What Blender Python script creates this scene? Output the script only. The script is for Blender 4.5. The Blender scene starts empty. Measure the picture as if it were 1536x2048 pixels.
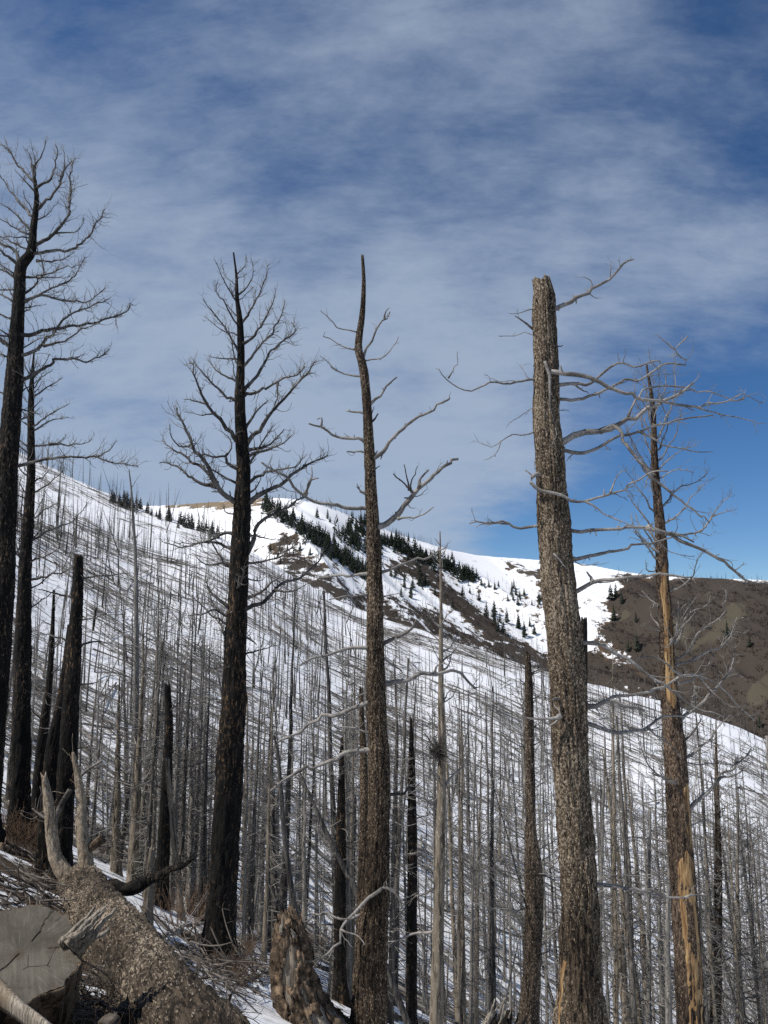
import bpy, math, random
import numpy as np
from mathutils import Vector, Matrix

random.seed(7)
RS = np.random.RandomState(11)
SC = bpy.context.scene
COL = SC.collection
RAD = math.radians

# ------------------------------------------------------------------ camera
EYE = 1.6
PITCH = RAD(9.5)
F = 1538.0
CP, SP = math.cos(PITCH), math.sin(PITCH)
cam_d = bpy.data.cameras.new('camera')
cam_d.sensor_fit = 'HORIZONTAL'
cam_d.sensor_width = 36.0
cam_d.lens = 36.0 * F / 1536.0
cam_d.clip_start = 0.05
cam_d.clip_end = 8000
cam = bpy.data.objects.new('camera', cam_d)
COL.objects.link(cam)
cam.location = (0, 0, EYE)
cam.rotation_euler = (math.pi / 2 + PITCH, 0, 0)
SC.camera = cam

# ------------------------------------------------------------------ light
SUN_HEAD = RAD(68)       # the light travels towards this azimuth, from straight ahead to the right
SUN_EL = RAD(54)
sun_to = Vector((math.sin(SUN_HEAD) * math.cos(SUN_EL), math.cos(SUN_HEAD) * math.cos(SUN_EL), -math.sin(SUN_EL)))
sl = bpy.data.lights.new('sun', 'SUN')
sl.energy = 4.6
sl.angle = RAD(0.55)
sl.color = (1.0, 0.955, 0.89)
so = bpy.data.objects.new('sun', sl)
COL.objects.link(so)
so.rotation_euler = sun_to.to_track_quat('-Z', 'Y').to_euler()

w = bpy.data.worlds.new('World')
SC.world = w
w.use_nodes = True
nt = w.node_tree
nt.nodes.clear()


class NT:
    """short-hand for building node trees"""
    def __init__(self, tree):
        self.t = tree

    def n(self, typ, ins=None, **kw):
        nd = self.t.nodes.new(typ)
        for k, v in kw.items():
            setattr(nd, k, v)
        for k, v in (ins or {}).items():
            s = nd.inputs[k]
            if isinstance(v, bpy.types.NodeSocket):
                self.t.links.new(v, s)
            else:
                s.default_value = v
        return nd

    def math(self, op, a, b=None, c=None, clamp=False):
        ins = {0: a}
        if b is not None:
            ins[1] = b
        if c is not None:
            ins[2] = c
        nd = self.n('ShaderNodeMath', ins, operation=op)
        nd.use_clamp = clamp
        return nd.outputs[0]

    def ramp(self, v, a, b, to0=0.0, to1=1.0):
        return self.n('ShaderNodeMapRange', {0: v, 1: a, 2: b, 3: to0, 4: to1}, interpolation_type='SMOOTHSTEP').outputs[0]

    def mix(self, fac, a, b):
        nd = self.n('ShaderNodeMix', {0: fac}, data_type='RGBA')
        for k, v in ((6, a), (7, b)):
            if isinstance(v, bpy.types.NodeSocket):
                self.t.links.new(v, nd.inputs[k])
            else:
                nd.inputs[k].default_value = tuple(v) + (1,) * (4 - len(v))
        return nd.outputs[2]

    def noise(self, vec, scale, detail=4, rough=0.55, dist=0.0, out=0):
        return self.n('ShaderNodeTexNoise', {'Vector': vec, 'Scale': scale, 'Detail': detail, 'Roughness': rough, 'Distortion': dist}).outputs[out]

    def mapping(self, vec, scale=(1, 1, 1), rot=(0, 0, 0), loc=(0, 0, 0)):
        return self.n('ShaderNodeMapping', {'Vector': vec, 'Scale': scale, 'Rotation': rot, 'Location': loc}).outputs[0]


N = NT(nt)
sky = N.n('ShaderNodeTexSky')
sky.sky_type = 'NISHITA'
sky.sun_disc = False
sky.sun_elevation = SUN_EL
sky.sun_rotation = math.atan2(-sun_to.x, -sun_to.y)
sky.altitude = 2600
sky.air_density = 1.0
sky.dust_density = 0.0
sky.ozone_density = 3.0
tc = N.n('ShaderNodeTexCoord')
sep = N.n('ShaderNodeSeparateXYZ', {0: tc.outputs['Generated']})
dz = N.math('ADD', N.math('MAXIMUM', sep.outputs[2], 0.0), 0.42)
cx = N.math('DIVIDE', sep.outputs[0], dz)
cy = N.math('DIVIDE', sep.outputs[1], dz)
cv = N.n('ShaderNodeCombineXYZ', {0: cx, 1: cy, 2: 0.0}).outputs[0]
# thin cirrus: broad veil, mottled patches, fibres drawn out by the wind
veil = N.noise(N.mapping(cv, (1, 1, 1), (0, 0, 0.5), (2.9, 9.3, 0)), 1.15, 3, 0.5, 0.05)
patch = N.noise(N.mapping(cv, (1, 1.35, 1), (0, 0, 0.85), (0.3, 2.2, 0)), 3.6, 7, 0.60, 0.12)
fibre = N.noise(N.mapping(cv, (1, 2.6, 1), (0, 0, 0.7), (3, 1, 0)), 7.0, 7, 0.68, 0.2)
dens = N.math('ADD', N.math('MULTIPLY', veil, 0.95), N.math('ADD', N.math('MULTIPLY', patch, 0.48), N.math('MULTIPLY', fibre, 0.30)))
# a gap in the cloud deck on the lee side of the ridge
gap = N.n('ShaderNodeVectorMath', {0: cv, 1: (0.80, 1.68, 0.0)}, operation='DISTANCE').outputs['Value']
dens = N.math('SUBTRACT', dens, N.ramp(gap, 0.22, 0.80, 0.66, 0.0))
# a level sheet of cloud looks thicker the more slantwise it is seen
dens = N.math('ADD', dens, N.math('MULTIPLY', N.math('SUBTRACT', 0.50, sep.outputs[2]), 0.48))
fac = N.ramp(dens, 0.60, 1.06, 0.02, 0.84)
skyc = N.n('ShaderNodeHueSaturation', {'Hue': 0.503, 'Saturation': 1.25, 'Value': 1.0, 'Color': sky.outputs[0]})
bg1 = N.n('ShaderNodeBackground', {0: skyc.outputs[0], 1: 0.095})
bg2 = N.n('ShaderNodeBackground', {0: (0.56, 0.675, 0.85, 1), 1: 0.70})
mixw = N.n('ShaderNodeMixShader', {0: fac, 1: bg1.outputs[0], 2: bg2.outputs[0]})
N.n('ShaderNodeOutputWorld', {0: mixw.outputs[0]})

SC.view_settings.view_transform = 'Standard'
SC.view_settings.look = 'None'
SC.view_settings.gamma = 1.0
SC.view_settings.use_curve_mapping = False
SC.view_settings.exposure = 0.02
SC.render.engine = 'CYCLES'
SC.cycles.max_bounces = 5
SC.cycles.diffuse_bounces = 3
SC.cycles.glossy_bounces = 2
SC.cycles.transparent_max_bounces = 4
SC.cycles.use_denoising = False
SC.cycles.sample_clamp_direct = 5.0
SC.cycles.sample_clamp_indirect = 3.0
SC.cycles.caustics_reflective = False
SC.cycles.caustics_refractive = False

# ------------------------------------------------------------------ projection helpers


def ray(px, py):
    dx = (np.asarray(px, float) - 768.0) / F
    up = -(np.asarray(py, float) - 1024.0) / F
    return dx, CP - SP * up, SP + CP * up


def at(px, py, Y):
    """the point at forward distance Y that the photograph shows at pixel (px, py)"""
    dx, dy, dz_ = ray(px, py)
    t = np.asarray(Y, float) / dy
    return np.stack([dx * t, np.asarray(Y, float) + 0 * t, EYE + dz_ * t], -1)


def depth(py, Y):
    return np.asarray(Y, float) / ray(768, py)[1]


def project(P):
    P = np.asarray(P, float)
    d = P[..., 1] * CP + (P[..., 2] - EYE) * SP
    up = -P[..., 1] * SP + (P[..., 2] - EYE) * CP
    d = np.where(d > 0.05, d, 0.05)
    return 768 + F * P[..., 0] / d, 1024 - F * up / d


# ------------------------------------------------------------------ noise


def _h(ix, iy, iz):
    n = (ix.astype(np.int64) * 374761393 + iy.astype(np.int64) * 668265263 + iz.astype(np.int64) * 2147483647) & 0xFFFFFFFF
    n = ((n ^ (n >> 13)) * 1274126177) & 0xFFFFFFFF
    n = ((n ^ (n >> 16)) * 2246822519) & 0xFFFFFFFF
    return ((n ^ (n >> 15)) & 0xFFFFFF) / float(0xFFFFFF)


def vn(x, y, z=0.0):
    """value noise, 0..1"""
    x, y, z = np.broadcast_arrays(np.asarray(x, float), np.asarray(y, float), np.asarray(z, float))
    ix, iy, iz = np.floor(x), np.floor(y), np.floor(z)
    fx, fy, fz = x - ix, y - iy, z - iz
    fx, fy, fz = fx * fx * (3 - 2 * fx), fy * fy * (3 - 2 * fy), fz * fz * (3 - 2 * fz)
    ix, iy, iz = ix.astype(np.int64), iy.astype(np.int64), iz.astype(np.int64)
    r = 0
    for a in (0, 1):
        for b in (0, 1):
            for c in (0, 1):
                wgt = (fx if a else 1 - fx) * (fy if b else 1 - fy) * (fz if c else 1 - fz)
                r = r + wgt * _h(ix + a, iy + b, iz + c)
    return r


def fbm(x, y, z=0.0, o=4):
    r, a, s = 0, 0.5, 0
    for i in range(o):
        r = r + a * vn(x * 2 ** i + 17 * i, y * 2 ** i + 5 * i, z * 2 ** i + 3 * i)
        s += a
        a *= 0.5
    return r / s


# ------------------------------------------------------------------ terrain
def _tab(rows):
    rows = np.array(rows, float)
    P = at(rows[:, 0], rows[:, 1], rows[:, 2])
    u0 = P[:, 0] / P[:, 1]
    # resample evenly and soften the kinks between the surveyed points
    u = np.linspace(u0[0], u0[-1], 1601)
    k = np.exp(-0.5 * (np.arange(-60, 61) / 14.0) ** 2)
    k /= k.sum()
    sm = lambda a: np.convolve(np.pad(np.interp(u, u0, a), 60, mode='edge'), k, 'valid')
    return u, sm(P[:, 1]), sm(P[:, 2])


# crest of the near snow spur, and the skyline of the mountain behind it: pixel, pixel, metres ahead
C1 = _tab([(-900, 560, 270), (-400, 720, 260), (-100, 835, 250), (40, 905, 242), (150, 957, 236), (250, 1003, 230), (330, 1032, 224),
           (420, 1064, 216), (520, 1112, 208), (600, 1160, 204), (681, 1203, 202), (730, 1222, 200), (811, 1251, 198), (877, 1271, 196),
           (925, 1287, 195), (990, 1310, 194), (1049, 1328, 193), (1173, 1366, 192), (1264, 1386, 190), (1361, 1412, 188), (1443, 1440, 186),
           (1536, 1478, 184), (1800, 1590, 180), (2300, 1780, 170)])
C2 = _tab([(-900, 1010, 800), (-400, 1010, 800), (0, 1004, 800), (330, 1012, 790), (400, 1005, 780), (480, 1001, 770), (530, 993, 760),
           (600, 997, 760), (650, 1010, 770), (700, 1030, 790), (760, 1057, 820), (830, 1078, 850), (900, 1100, 880), (960, 1112, 910),
           (1050, 1117, 950), (1100, 1122, 960), (1180, 1128, 950), (1240, 1143, 930), (1320, 1152, 910), (1450, 1157, 900), (1536, 1160, 890),
           (2000, 1185, 860), (2400, 1200, 850)])
CN, CF = 0.45, 0.37


def ground(X, Y):
    X, Y = np.asarray(X, float), np.asarray(Y, float)
    Yp = np.maximum(Y, 1.0)
    u = np.clip(X / Yp, -1.4, 1.4)
    near = -CN * X - CF * Y
    und = (fbm(X / 4.1, Y / 4.1, 0.3, 3) - 0.5) * 0.7 + (fbm(X / 0.9, Y / 0.9, 4.3, 3) - 0.5) * 0.13
    near = near + und * np.clip(np.hypot(X, Y) / 6, 0.2, 1)
    # hollow under the sawn log
    pit = np.exp(-(((X + 2.55) / 0.62) ** 2 + ((Y - 6.15) / 0.62) ** 2))
    near = near - 0.5 * pit
    yc, zc = np.interp(u, C1[0], C1[1]), np.interp(u, C1[0], C1[2])
    yg = np.interp(u, (-0.6, 0.0, 0.5), (38, 46, 58))
    zg = -CN * u * yg - CF * yg - 1.5
    s1 = (zc - zg) / (yc - yg)
    d = Y - yc
    k = np.clip(1 - d / -160.0, 0, 1)
    far = zc + np.where(d < 0, s1 * d, -0.38 * d)
    bump = (fbm(X / 33, Y / 33, 8.1, 4) - 0.5) * 5.0
    far = far + bump * np.clip(-d / 40, 0, 1) + (fbm(X / 6, Y / 6, 2.2, 3) - 0.5) * 0.8
    y2, z2 = np.interp(u, C2[0], C2[1]), np.interp(u, C2[0], C2[2])
    d2 = Y - y2
    rid = 1 - np.abs(2 * fbm((X * 0.75 + Y * 0.66) / 95, (X * 0.66 - Y * 0.75) / 340, 1.7, 3) - 1) * 2
    rid2 = fbm((X * 0.75 + Y * 0.66) / 34, (X * 0.66 - Y * 0.75) / 120, 5.1, 4) - 0.5
    mt = z2 + np.where(d2 < 0, 0.40 * d2, -0.3 * d2) + (rid * 22 - 14 + rid2 * 14) * np.clip(-d2 / 120, 0, 1) + (fbm(X / 26, Y / 60, 7.7, 4) - 0.5) * 26 * np.clip(-d2 / 60, 0, 1) * np.clip((u - 0.25) / 0.1, 0, 1)
    a = np.maximum(near, far)
    h = np.clip(0.5 + 0.5 * (near - far) / 3.0, 0, 1)
    a = far * (1 - h) + near * h + 3.0 * h * (1 - h)
    a = np.where(np.abs(near - far) > 3.0, np.maximum(near, far), a)
    return np.maximum(a, mt)


def g1(x, y):
    return float(ground(x, y))


_HC = {}


def hit(px, py, y0, y1, n=0):
    """where the sight line through a pixel first meets the ground between the two distances"""
    if (y0, y1) not in _HC:
        m_ = (YY >= y0) & (YY <= y1) & (PX > -250) & (PX < 1800)
        _HC[(y0, y1)] = (PX[m_], PY[m_], XX[m_], YY[m_])
    gx, gy, X_, Y_ = _HC[(y0, y1)]
    d = np.abs(gx - px) * 0.7 + np.abs(gy - py)
    k = d.min()
    if k > 9:
        return None
    c = np.flatnonzero(d < k + 2.5)
    i = c[np.argmin(Y_[c])]
    y = float(Y_[i])
    x = float(at(px, py, y)[0])
    return x, y, float(ground(x, y))


def inpoly(x, y, poly):
    poly = np.array(poly, float)
    c = np.zeros(np.shape(x), bool)
    j = len(poly) - 1
    for i in range(len(poly)):
        xi, yi, xj, yj = poly[i, 0], poly[i, 1], poly[j, 0], poly[j, 1]
        c ^= ((yi > y) != (yj > y)) & (x < (xj - xi) * (y - yi) / (yj - yi + 1e-9) + xi)
        j = i
    return c


# ------------------------------------------------------------------ mesh helpers
class MB:
    """collects quads and triangles for one mesh"""
    def __init__(self):
        self.v, self.q, self.t, self.n = [], [], [], 0

    def add(self, v, q=None, t=None):
        v = np.asarray(v, float).reshape(-1, 3)
        if q is not None and len(q):
            self.q.append(np.asarray(q, np.int64).reshape(-1, 4) + self.n)
        if t is not None and len(t):
            self.t.append(np.asarray(t, np.int64).reshape(-1, 3) + self.n)
        self.v.append(v)
        self.n += len(v)

    def mesh(self, name, origin=(0, 0, 0), smooth=True):
        me = bpy.data.meshes.new(name)
        v = (np.concatenate(self.v) - np.asarray(origin, float)) if self.v else np.zeros((0, 3))
        q = np.concatenate(self.q) if self.q else np.zeros((0, 4), np.int64)
        t = np.concatenate(self.t) if self.t else np.zeros((0, 3), np.int64)
        me.vertices.add(len(v))
        me.vertices.foreach_set('co', v.astype(np.float32).ravel())
        me.loops.add(q.size + t.size)
        me.loops.foreach_set('vertex_index', np.concatenate([q.ravel(), t.ravel()]).astype(np.int32))
        me.polygons.add(len(q) + len(t))
        st = np.concatenate([np.arange(len(q)) * 4, q.size + np.arange(len(t)) * 3]).astype(np.int32)
        me.polygons.foreach_set('loop_start', st)
        if smooth:
            me.polygons.foreach_set('use_smooth', np.ones(len(q) + len(t), bool))
        me.update(calc_edges=True)
        me.validate()
        return me

    def obj(self, name, mat, parent=None, origin=(0, 0, 0), smooth=True, loc=None):
        me = self.mesh(name, origin, smooth)
        if mat is not None:
            me.materials.append(mat)
        o = bpy.data.objects.new(name, me)
        COL.objects.link(o)
        if parent is not None:
            o.parent = parent
        elif loc is not None:
            o.location = loc
        return o


def tubes(mb, P, R, sides=3, cap=True):
    """many tubes of one topology at once: P (m, n, 3), R (m, n); pointed or capped by its last radius"""
    P = np.asarray(P, float)
    R = np.asarray(R, float)
    m, n, _ = P.shape
    T = np.gradient(P, axis=1)
    T /= np.linalg.norm(T, axis=2, keepdims=True) + 1e-9
    mean = P[:, -1] - P[:, 0]
    ref = np.where(np.abs(mean[:, 2:3]) > 0.8 * np.linalg.norm(mean, axis=1, keepdims=True), np.array([[1.0, 0.05, 0]]), np.array([[0, 0.05, 1.0]]))
    ref = np.repeat(ref[:, None, :], n, 1)
    A = np.cross(T, ref)
    A /= np.linalg.norm(A, axis=2, keepdims=True) + 1e-9
    B = np.cross(T, A)
    an = np.arange(sides) / sides * 2 * math.pi
    V = P[:, :, None, :] + R[:, :, None, None] * (np.cos(an)[None, None, :, None] * A[:, :, None, :] + np.sin(an)[None, None, :, None] * B[:, :, None, :])
    idx = np.arange(m * n * sides).reshape(m, n, sides)
    a, b = idx[:, :-1, :], idx[:, 1:, :]
    q = np.stack([a, np.roll(a, -1, 2), np.roll(b, -1, 2), b], -1).reshape(-1, 4)
    V = V.reshape(-1, 3)
    if not cap:
        mb.add(V, q)
        return
    # end caps
    c = P[:, -1] + T[:, -1] * R[:, -1:] * 0.4
    ci = m * n * sides + np.arange(m)
    e = idx[:, -1, :]
    t = np.stack([e, np.roll(e, -1, 1), np.repeat(ci[:, None], sides, 1)], -1).reshape(-1, 3)
    c0 = P[:, 0]
    e0 = idx[:, 0, :]
    t0 = np.stack([np.roll(e0, -1, 1), e0, np.repeat((ci + m)[:, None], sides, 1)], -1).reshape(-1, 3)
    mb.add(np.concatenate([V, c, c0]), q, np.concatenate([t, t0]))


def smooth_line(P, n):
    """Catmull-Rom through the points, n samples evenly spread along it"""
    P = np.asarray(P, float)
    if len(P) == 2:
        t = np.linspace(0, 1, n)[:, None]
        return P[0] * (1 - t) + P[1] * t
    E = np.vstack([2 * P[0] - P[1], P, 2 * P[-1] - P[-2]])
    out = []
    for i in range(len(P) - 1):
        p0, p1, p2, p3 = E[i], E[i + 1], E[i + 2], E[i + 3]
        t = np.linspace(0, 1, 10, endpoint=False)[:, None]
        out.append(0.5 * (2 * p1 + (p2 - p0) * t + (2 * p0 - 5 * p1 + 4 * p2 - p3) * t ** 2 + (3 * p1 - p0 - 3 * p2 + p3) * t ** 3))
    out.append(P[-1:])
    Q = np.concatenate(out)
    s = np.concatenate([[0], np.cumsum(np.linalg.norm(np.diff(Q[:, :3], axis=0), axis=1))])
    u = np.linspace(0, s[-1], n)
    return np.stack([np.interp(u, s, Q[:, k]) for k in range(Q.shape[1])], -1)


def twig_paths(base, d, L, n=5, up=0.5, wob=0.25, rs=RS):
    """curved twig centre lines from base points"""
    m = len(base)
    P = np.zeros((m, n, 3))
    P[:, 0] = base
    d = d / (np.linalg.norm(d, axis=1, keepdims=True) + 1e-9)
    for i in range(1, n):
        P[:, i] = P[:, i - 1] + d * (L / (n - 1))[:, None]
        d = d + rs.normal(0, wob, (m, 3)) + np.array([0, 0, up / (n - 1) * 1.4])
        d /= np.linalg.norm(d, axis=1, keepdims=True) + 1e-9
    return P


def empty(name, loc, label, cat, group=None):
    o = bpy.data.objects.new(name, None)
    COL.objects.link(o)
    o.location = loc
    o.empty_display_size = 0.2
    return tag(o, label, cat, group)


def tag(o, label, cat=None, group=None, kind=None):
    o['label'] = label
    if cat:
        o['category'] = cat
    if group:
        o['group'] = group
    if kind:
        o['kind'] = kind
    return o


def copy_thing(src, loc, rotz, scale, label=None, group=None):
    c = src.copy()
    COL.objects.link(c)
    c.location = loc
    c.rotation_euler = (0, 0, rotz)
    c.scale = scale
    if label:
        c['label'] = label
    if group:
        c['group'] = group
    for ch in KIDS[src.name]:
        k = ch.copy()
        COL.objects.link(k)
        k.parent = c
    return c


KIDS = {}


def drop_thing(src):
    for ch in KIDS[src.name]:
        bpy.data.objects.remove(ch)
    bpy.data.objects.remove(src)


# ------------------------------------------------------------------ materials
def material(name, fn, rough=0.9, spec=0.2):
    m = bpy.data.materials.new(name)
    m.use_nodes = True
    t = m.node_tree
    t.nodes.clear()
    n = NT(t)
    col, bump, rg = fn(n)
    ins = {'Base Color': col, 'Roughness': rough if rg is None else rg, 'Specular IOR Level': spec}
    if bump is not None:
        h, dist, st = bump
        ins['Normal'] = n.n('ShaderNodeBump', {'Height': h, 'Distance': dist, 'Strength': st}).outputs[0]
    b = n.n('ShaderNodeBsdfPrincipled', ins)
    n.n('ShaderNodeOutputMaterial', {0: b.outputs[0]})
    return m


def objc(n):
    return n.n('ShaderNodeTexCoord').outputs['Object']


def bark(dark, mid, light, f_light=0.5, f_mid=0.5, sc=1.0, stretch=0.28, dist=0.02, st=0.9, rot=None):
    def fn(n):
        oc = objc(n)
        if rot:
            oc = n.mapping(oc, rot=rot)
        v = n.mapping(oc, (1, 1, stretch))
        v2 = n.mapping(oc, (1, 1, stretch * 0.45))
        big = n.noise(n.mapping(oc, (1, 1, 0.4)), 1.3, 4, 0.6)
        fl = n.noise(v, 30 * sc, 5, 0.65, 0.6)
        fur = n.noise(v2, 15 * sc, 4, 0.6, 0.5)
        fine = n.noise(oc, 90 * sc, 3, 0.6)
        rnd = n.n('ShaderNodeObjectInfo').outputs['Random']
        a = n.math('ADD', fl, n.math('MULTIPLY', n.math('SUBTRACT', big, 0.5), 0.5))
        c = n.mix(n.ramp(n.math('ADD', fur, n.math('MULTIPLY', n.math('SUBTRACT', big, 0.5), 0.3)), f_mid - 0.08, f_mid + 0.1), dark, mid)
        c = n.mix(n.ramp(a, f_light - 0.02, f_light + 0.10), c, light)
        c = n.mix(n.ramp(fine, 0.35, 0.75, 0.0, 0.35), c, [x * 0.35 for x in dark])
        tint = n.n('ShaderNodeHueSaturation', {'Color': c, 'Saturation': n.math('ADD', 0.8, n.math('MULTIPLY', rnd, 0.4)), 'Value': n.math('ADD', 0.8, n.math('MULTIPLY', rnd, 0.4))}).outputs[0]
        fis = n.noise(n.mapping(oc, (1, 1, 0.09)), 11 * sc, 4, 0.6, 0.7)
        fm = n.math('MULTIPLY', n.ramp(fis, 0.30, 0.40, 1.0, 0.0), 0.8)
        tint = n.mix(fm, tint, [x * 0.6 for x in dark])
        soot = n.noise(n.mapping(oc, (1, 1, 0.16)), 1.9, 4, 0.6, 0.4)
        tint = n.mix(n.ramp(soot, 0.58, 0.72, 0.0, 0.55), tint, dark)
        h = n.math('ADD', n.math('MULTIPLY', fur, 1.0), n.math('ADD', n.math('MULTIPLY', fl, 0.6), n.math('MULTIPLY', fine, 0.25)))
        h = n.math('SUBTRACT', h, n.math('MULTIPLY', fm, 0.8))
        return tint, (h, dist, st), None
    return fn


M = {}
M['char'] = material('charred_bark', bark((0.006, 0.0055, 0.005), (0.016, 0.014, 0.012), (0.15, 0.10, 0.062), 0.575, 0.52, 0.9, 0.3, 0.03))
M['fir'] = material('flaky_fir_bark', bark((0.016, 0.012, 0.009), (0.105, 0.08, 0.057), (0.42, 0.35, 0.265), 0.525, 0.45, 1.7, 0.62, 0.04, 1.0))
M['fir2'] = material('brown_fir_bark', bark((0.014, 0.010, 0.007), (0.075, 0.053, 0.035), (0.36, 0.275, 0.19), 0.54, 0.47, 1.7, 0.55, 0.035, 1.0))
M['pale'] = material('pale_tan_bark', bark((0.10, 0.075, 0.05), (0.30, 0.24, 0.17), (0.50, 0.42, 0.31), 0.52, 0.40, 0.8, 0.5, 0.015))
_ax = Vector((1.92, -8.0, 1.05)).normalized()
M['log'] = material('fibrous_log_bark', bark((0.018, 0.014, 0.010), (0.088, 0.07, 0.053), (0.37, 0.315, 0.25), 0.55, 0.48, 1.35, 0.35, 0.045, 1.0, tuple(_ax.rotation_difference(Vector((0, 0, 1))).to_euler())))
M['fir_red'] = material('reddish_fir_bark', bark((0.018, 0.011, 0.007), (0.10, 0.062, 0.036), (0.36, 0.235, 0.135), 0.535, 0.46, 1.6, 0.4, 0.035, 1.0))
M['pole_grey'] = material('grey_pole_bark', bark((0.10, 0.092, 0.082), (0.23, 0.213, 0.188), (0.40, 0.37, 0.325), 0.55, 0.44, 0.8, 0.2, 0.01, 0.6))
M['pole_dark'] = material('dark_pole_bark', bark((0.036, 0.033, 0.03), (0.125, 0.114, 0.10), (0.28, 0.25, 0.212), 0.57, 0.48, 0.8, 0.2, 0.015, 0.7))
M['pole_tan'] = material('tan_pole_bark', bark((0.06, 0.05, 0.038), (0.22, 0.185, 0.142), (0.38, 0.325, 0.25), 0.54, 0.42, 0.8, 0.25, 0.015, 0.7))


def f_limb(n):
    oc = objc(n)
    a = n.noise(oc, 3.0, 4, 0.6)
    b = n.noise(oc, 40.0, 4, 0.6, 0.5)
    c = n.mix(n.ramp(a, 0.35, 0.62), (0.13, 0.118, 0.106), (0.36, 0.335, 0.305))
    c = n.mix(n.ramp(b, 0.35, 0.68), n.mix(0.5, c, (0.04, 0.035, 0.03)), c)
    return c, (b, 0.006, 0.6), None


M['limb'] = material('weathered_grey_limb', f_limb, 0.75, 0.3)


def f_limbd(n):
    oc = objc(n)
    a = n.noise(oc, 2.5, 4, 0.6)
    b = n.noise(oc, 40.0, 4, 0.6, 0.5)
    c = n.mix(n.ramp(a, 0.4, 0.66), (0.04, 0.036, 0.032), (0.19, 0.172, 0.155))
    c = n.mix(n.ramp(b, 0.35, 0.68), n.mix(0.5, c, (0.02, 0.018, 0.016)), c)
    return c, (b, 0.006, 0.6), None


M['limb_dark'] = material('smoky_grey_limb', f_limbd, 0.8, 0.25)


def f_twig(n):
    oc = objc(n)
    a = n.noise(oc, 1.4, 3, 0.6)
    rnd = n.n('ShaderNodeObjectInfo').outputs['Random']
    c = n.mix(n.ramp(a, 0.3, 0.7), (0.135, 0.124, 0.11), (0.35, 0.33, 0.30))
    c = n.mix(n.math('MULTIPLY', rnd, 0.35), c, (0.05, 0.045, 0.04))
    return c, None, None


M['twig'] = material('bare_twigs', f_twig, 0.85, 0.2)


def f_shrub(n):
    oc = objc(n)
    a = n.noise(oc, 4.0, 3, 0.6)
    return n.mix(a, (0.085, 0.05, 0.032), (0.22, 0.15, 0.10)), None, None


M['shrub'] = material('reddish_bare_stems', f_shrub, 0.85, 0.2)


def f_orange(n):
    oc = objc(n)
    v = n.mapping(oc, (1, 1, 0.12))
    a = n.noise(v, 14, 6, 0.65, 0.8)
    b = n.noise(oc, 2.2, 4, 0.6)
    g = n.noise(n.mapping(oc, (1, 1, 0.06)), 60, 4, 0.6)
    c = n.mix(n.ramp(a, 0.36, 0.64), (0.14, 0.07, 0.026), (0.44, 0.29, 0.135))
    c = n.mix(n.ramp(b, 0.58, 0.70, 0, 0.75), c, (0.05, 0.03, 0.016))
    c = n.mix(n.ramp(g, 0.5, 0.75, 0, 0.5), c, (0.10, 0.05, 0.02))
    return c, (n.math('ADD', a, g), 0.012, 0.8), None


M['orange'] = material('exposed_orange_wood', f_orange, 0.7, 0.3)


def f_greywood(n):
    oc = objc(n)
    g = n.noise(n.mapping(oc, (1, 1, 0.05)), 55, 5, 0.6, 0.4)
    b = n.noise(oc, 3, 4, 0.6)
    c = n.mix(n.ramp(g, 0.32, 0.66), (0.085, 0.072, 0.056), (0.34, 0.30, 0.245))
    c = n.mix(n.ramp(b, 0.5, 0.7, 0, 0.5), c, (0.17, 0.12, 0.07))
    return c, (g, 0.012, 0.9), None


M['greywood'] = material('weathered_split_wood', f_greywood, 0.8, 0.25)


def f_rot(n):
    oc = objc(n)
    a = n.noise(n.mapping(oc, (1, 1, 0.5)), 9, 6, 0.7, 0.8)
    b = n.noise(oc, 3.2, 4, 0.6)
    f = n.noise(oc, 45, 4, 0.65)
    c = n.mix(n.ramp(a, 0.38, 0.60), (0.03, 0.022, 0.016), (0.165, 0.122, 0.085))
    c = n.mix(n.ramp(b, 0.54, 0.64), c, n.mix(a, (0.22, 0.12, 0.052), (0.40, 0.32, 0.24)))
    c = n.mix(n.ramp(f, 0.5, 0.8, 0, 0.7), c, (0.02, 0.014, 0.01))
    return c, (n.math('ADD', a, n.math('MULTIPLY', f, 0.5)), 0.03, 1.0), None


M['rot'] = material('rotten_brown_bark', f_rot, 0.9, 0.15)


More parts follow.
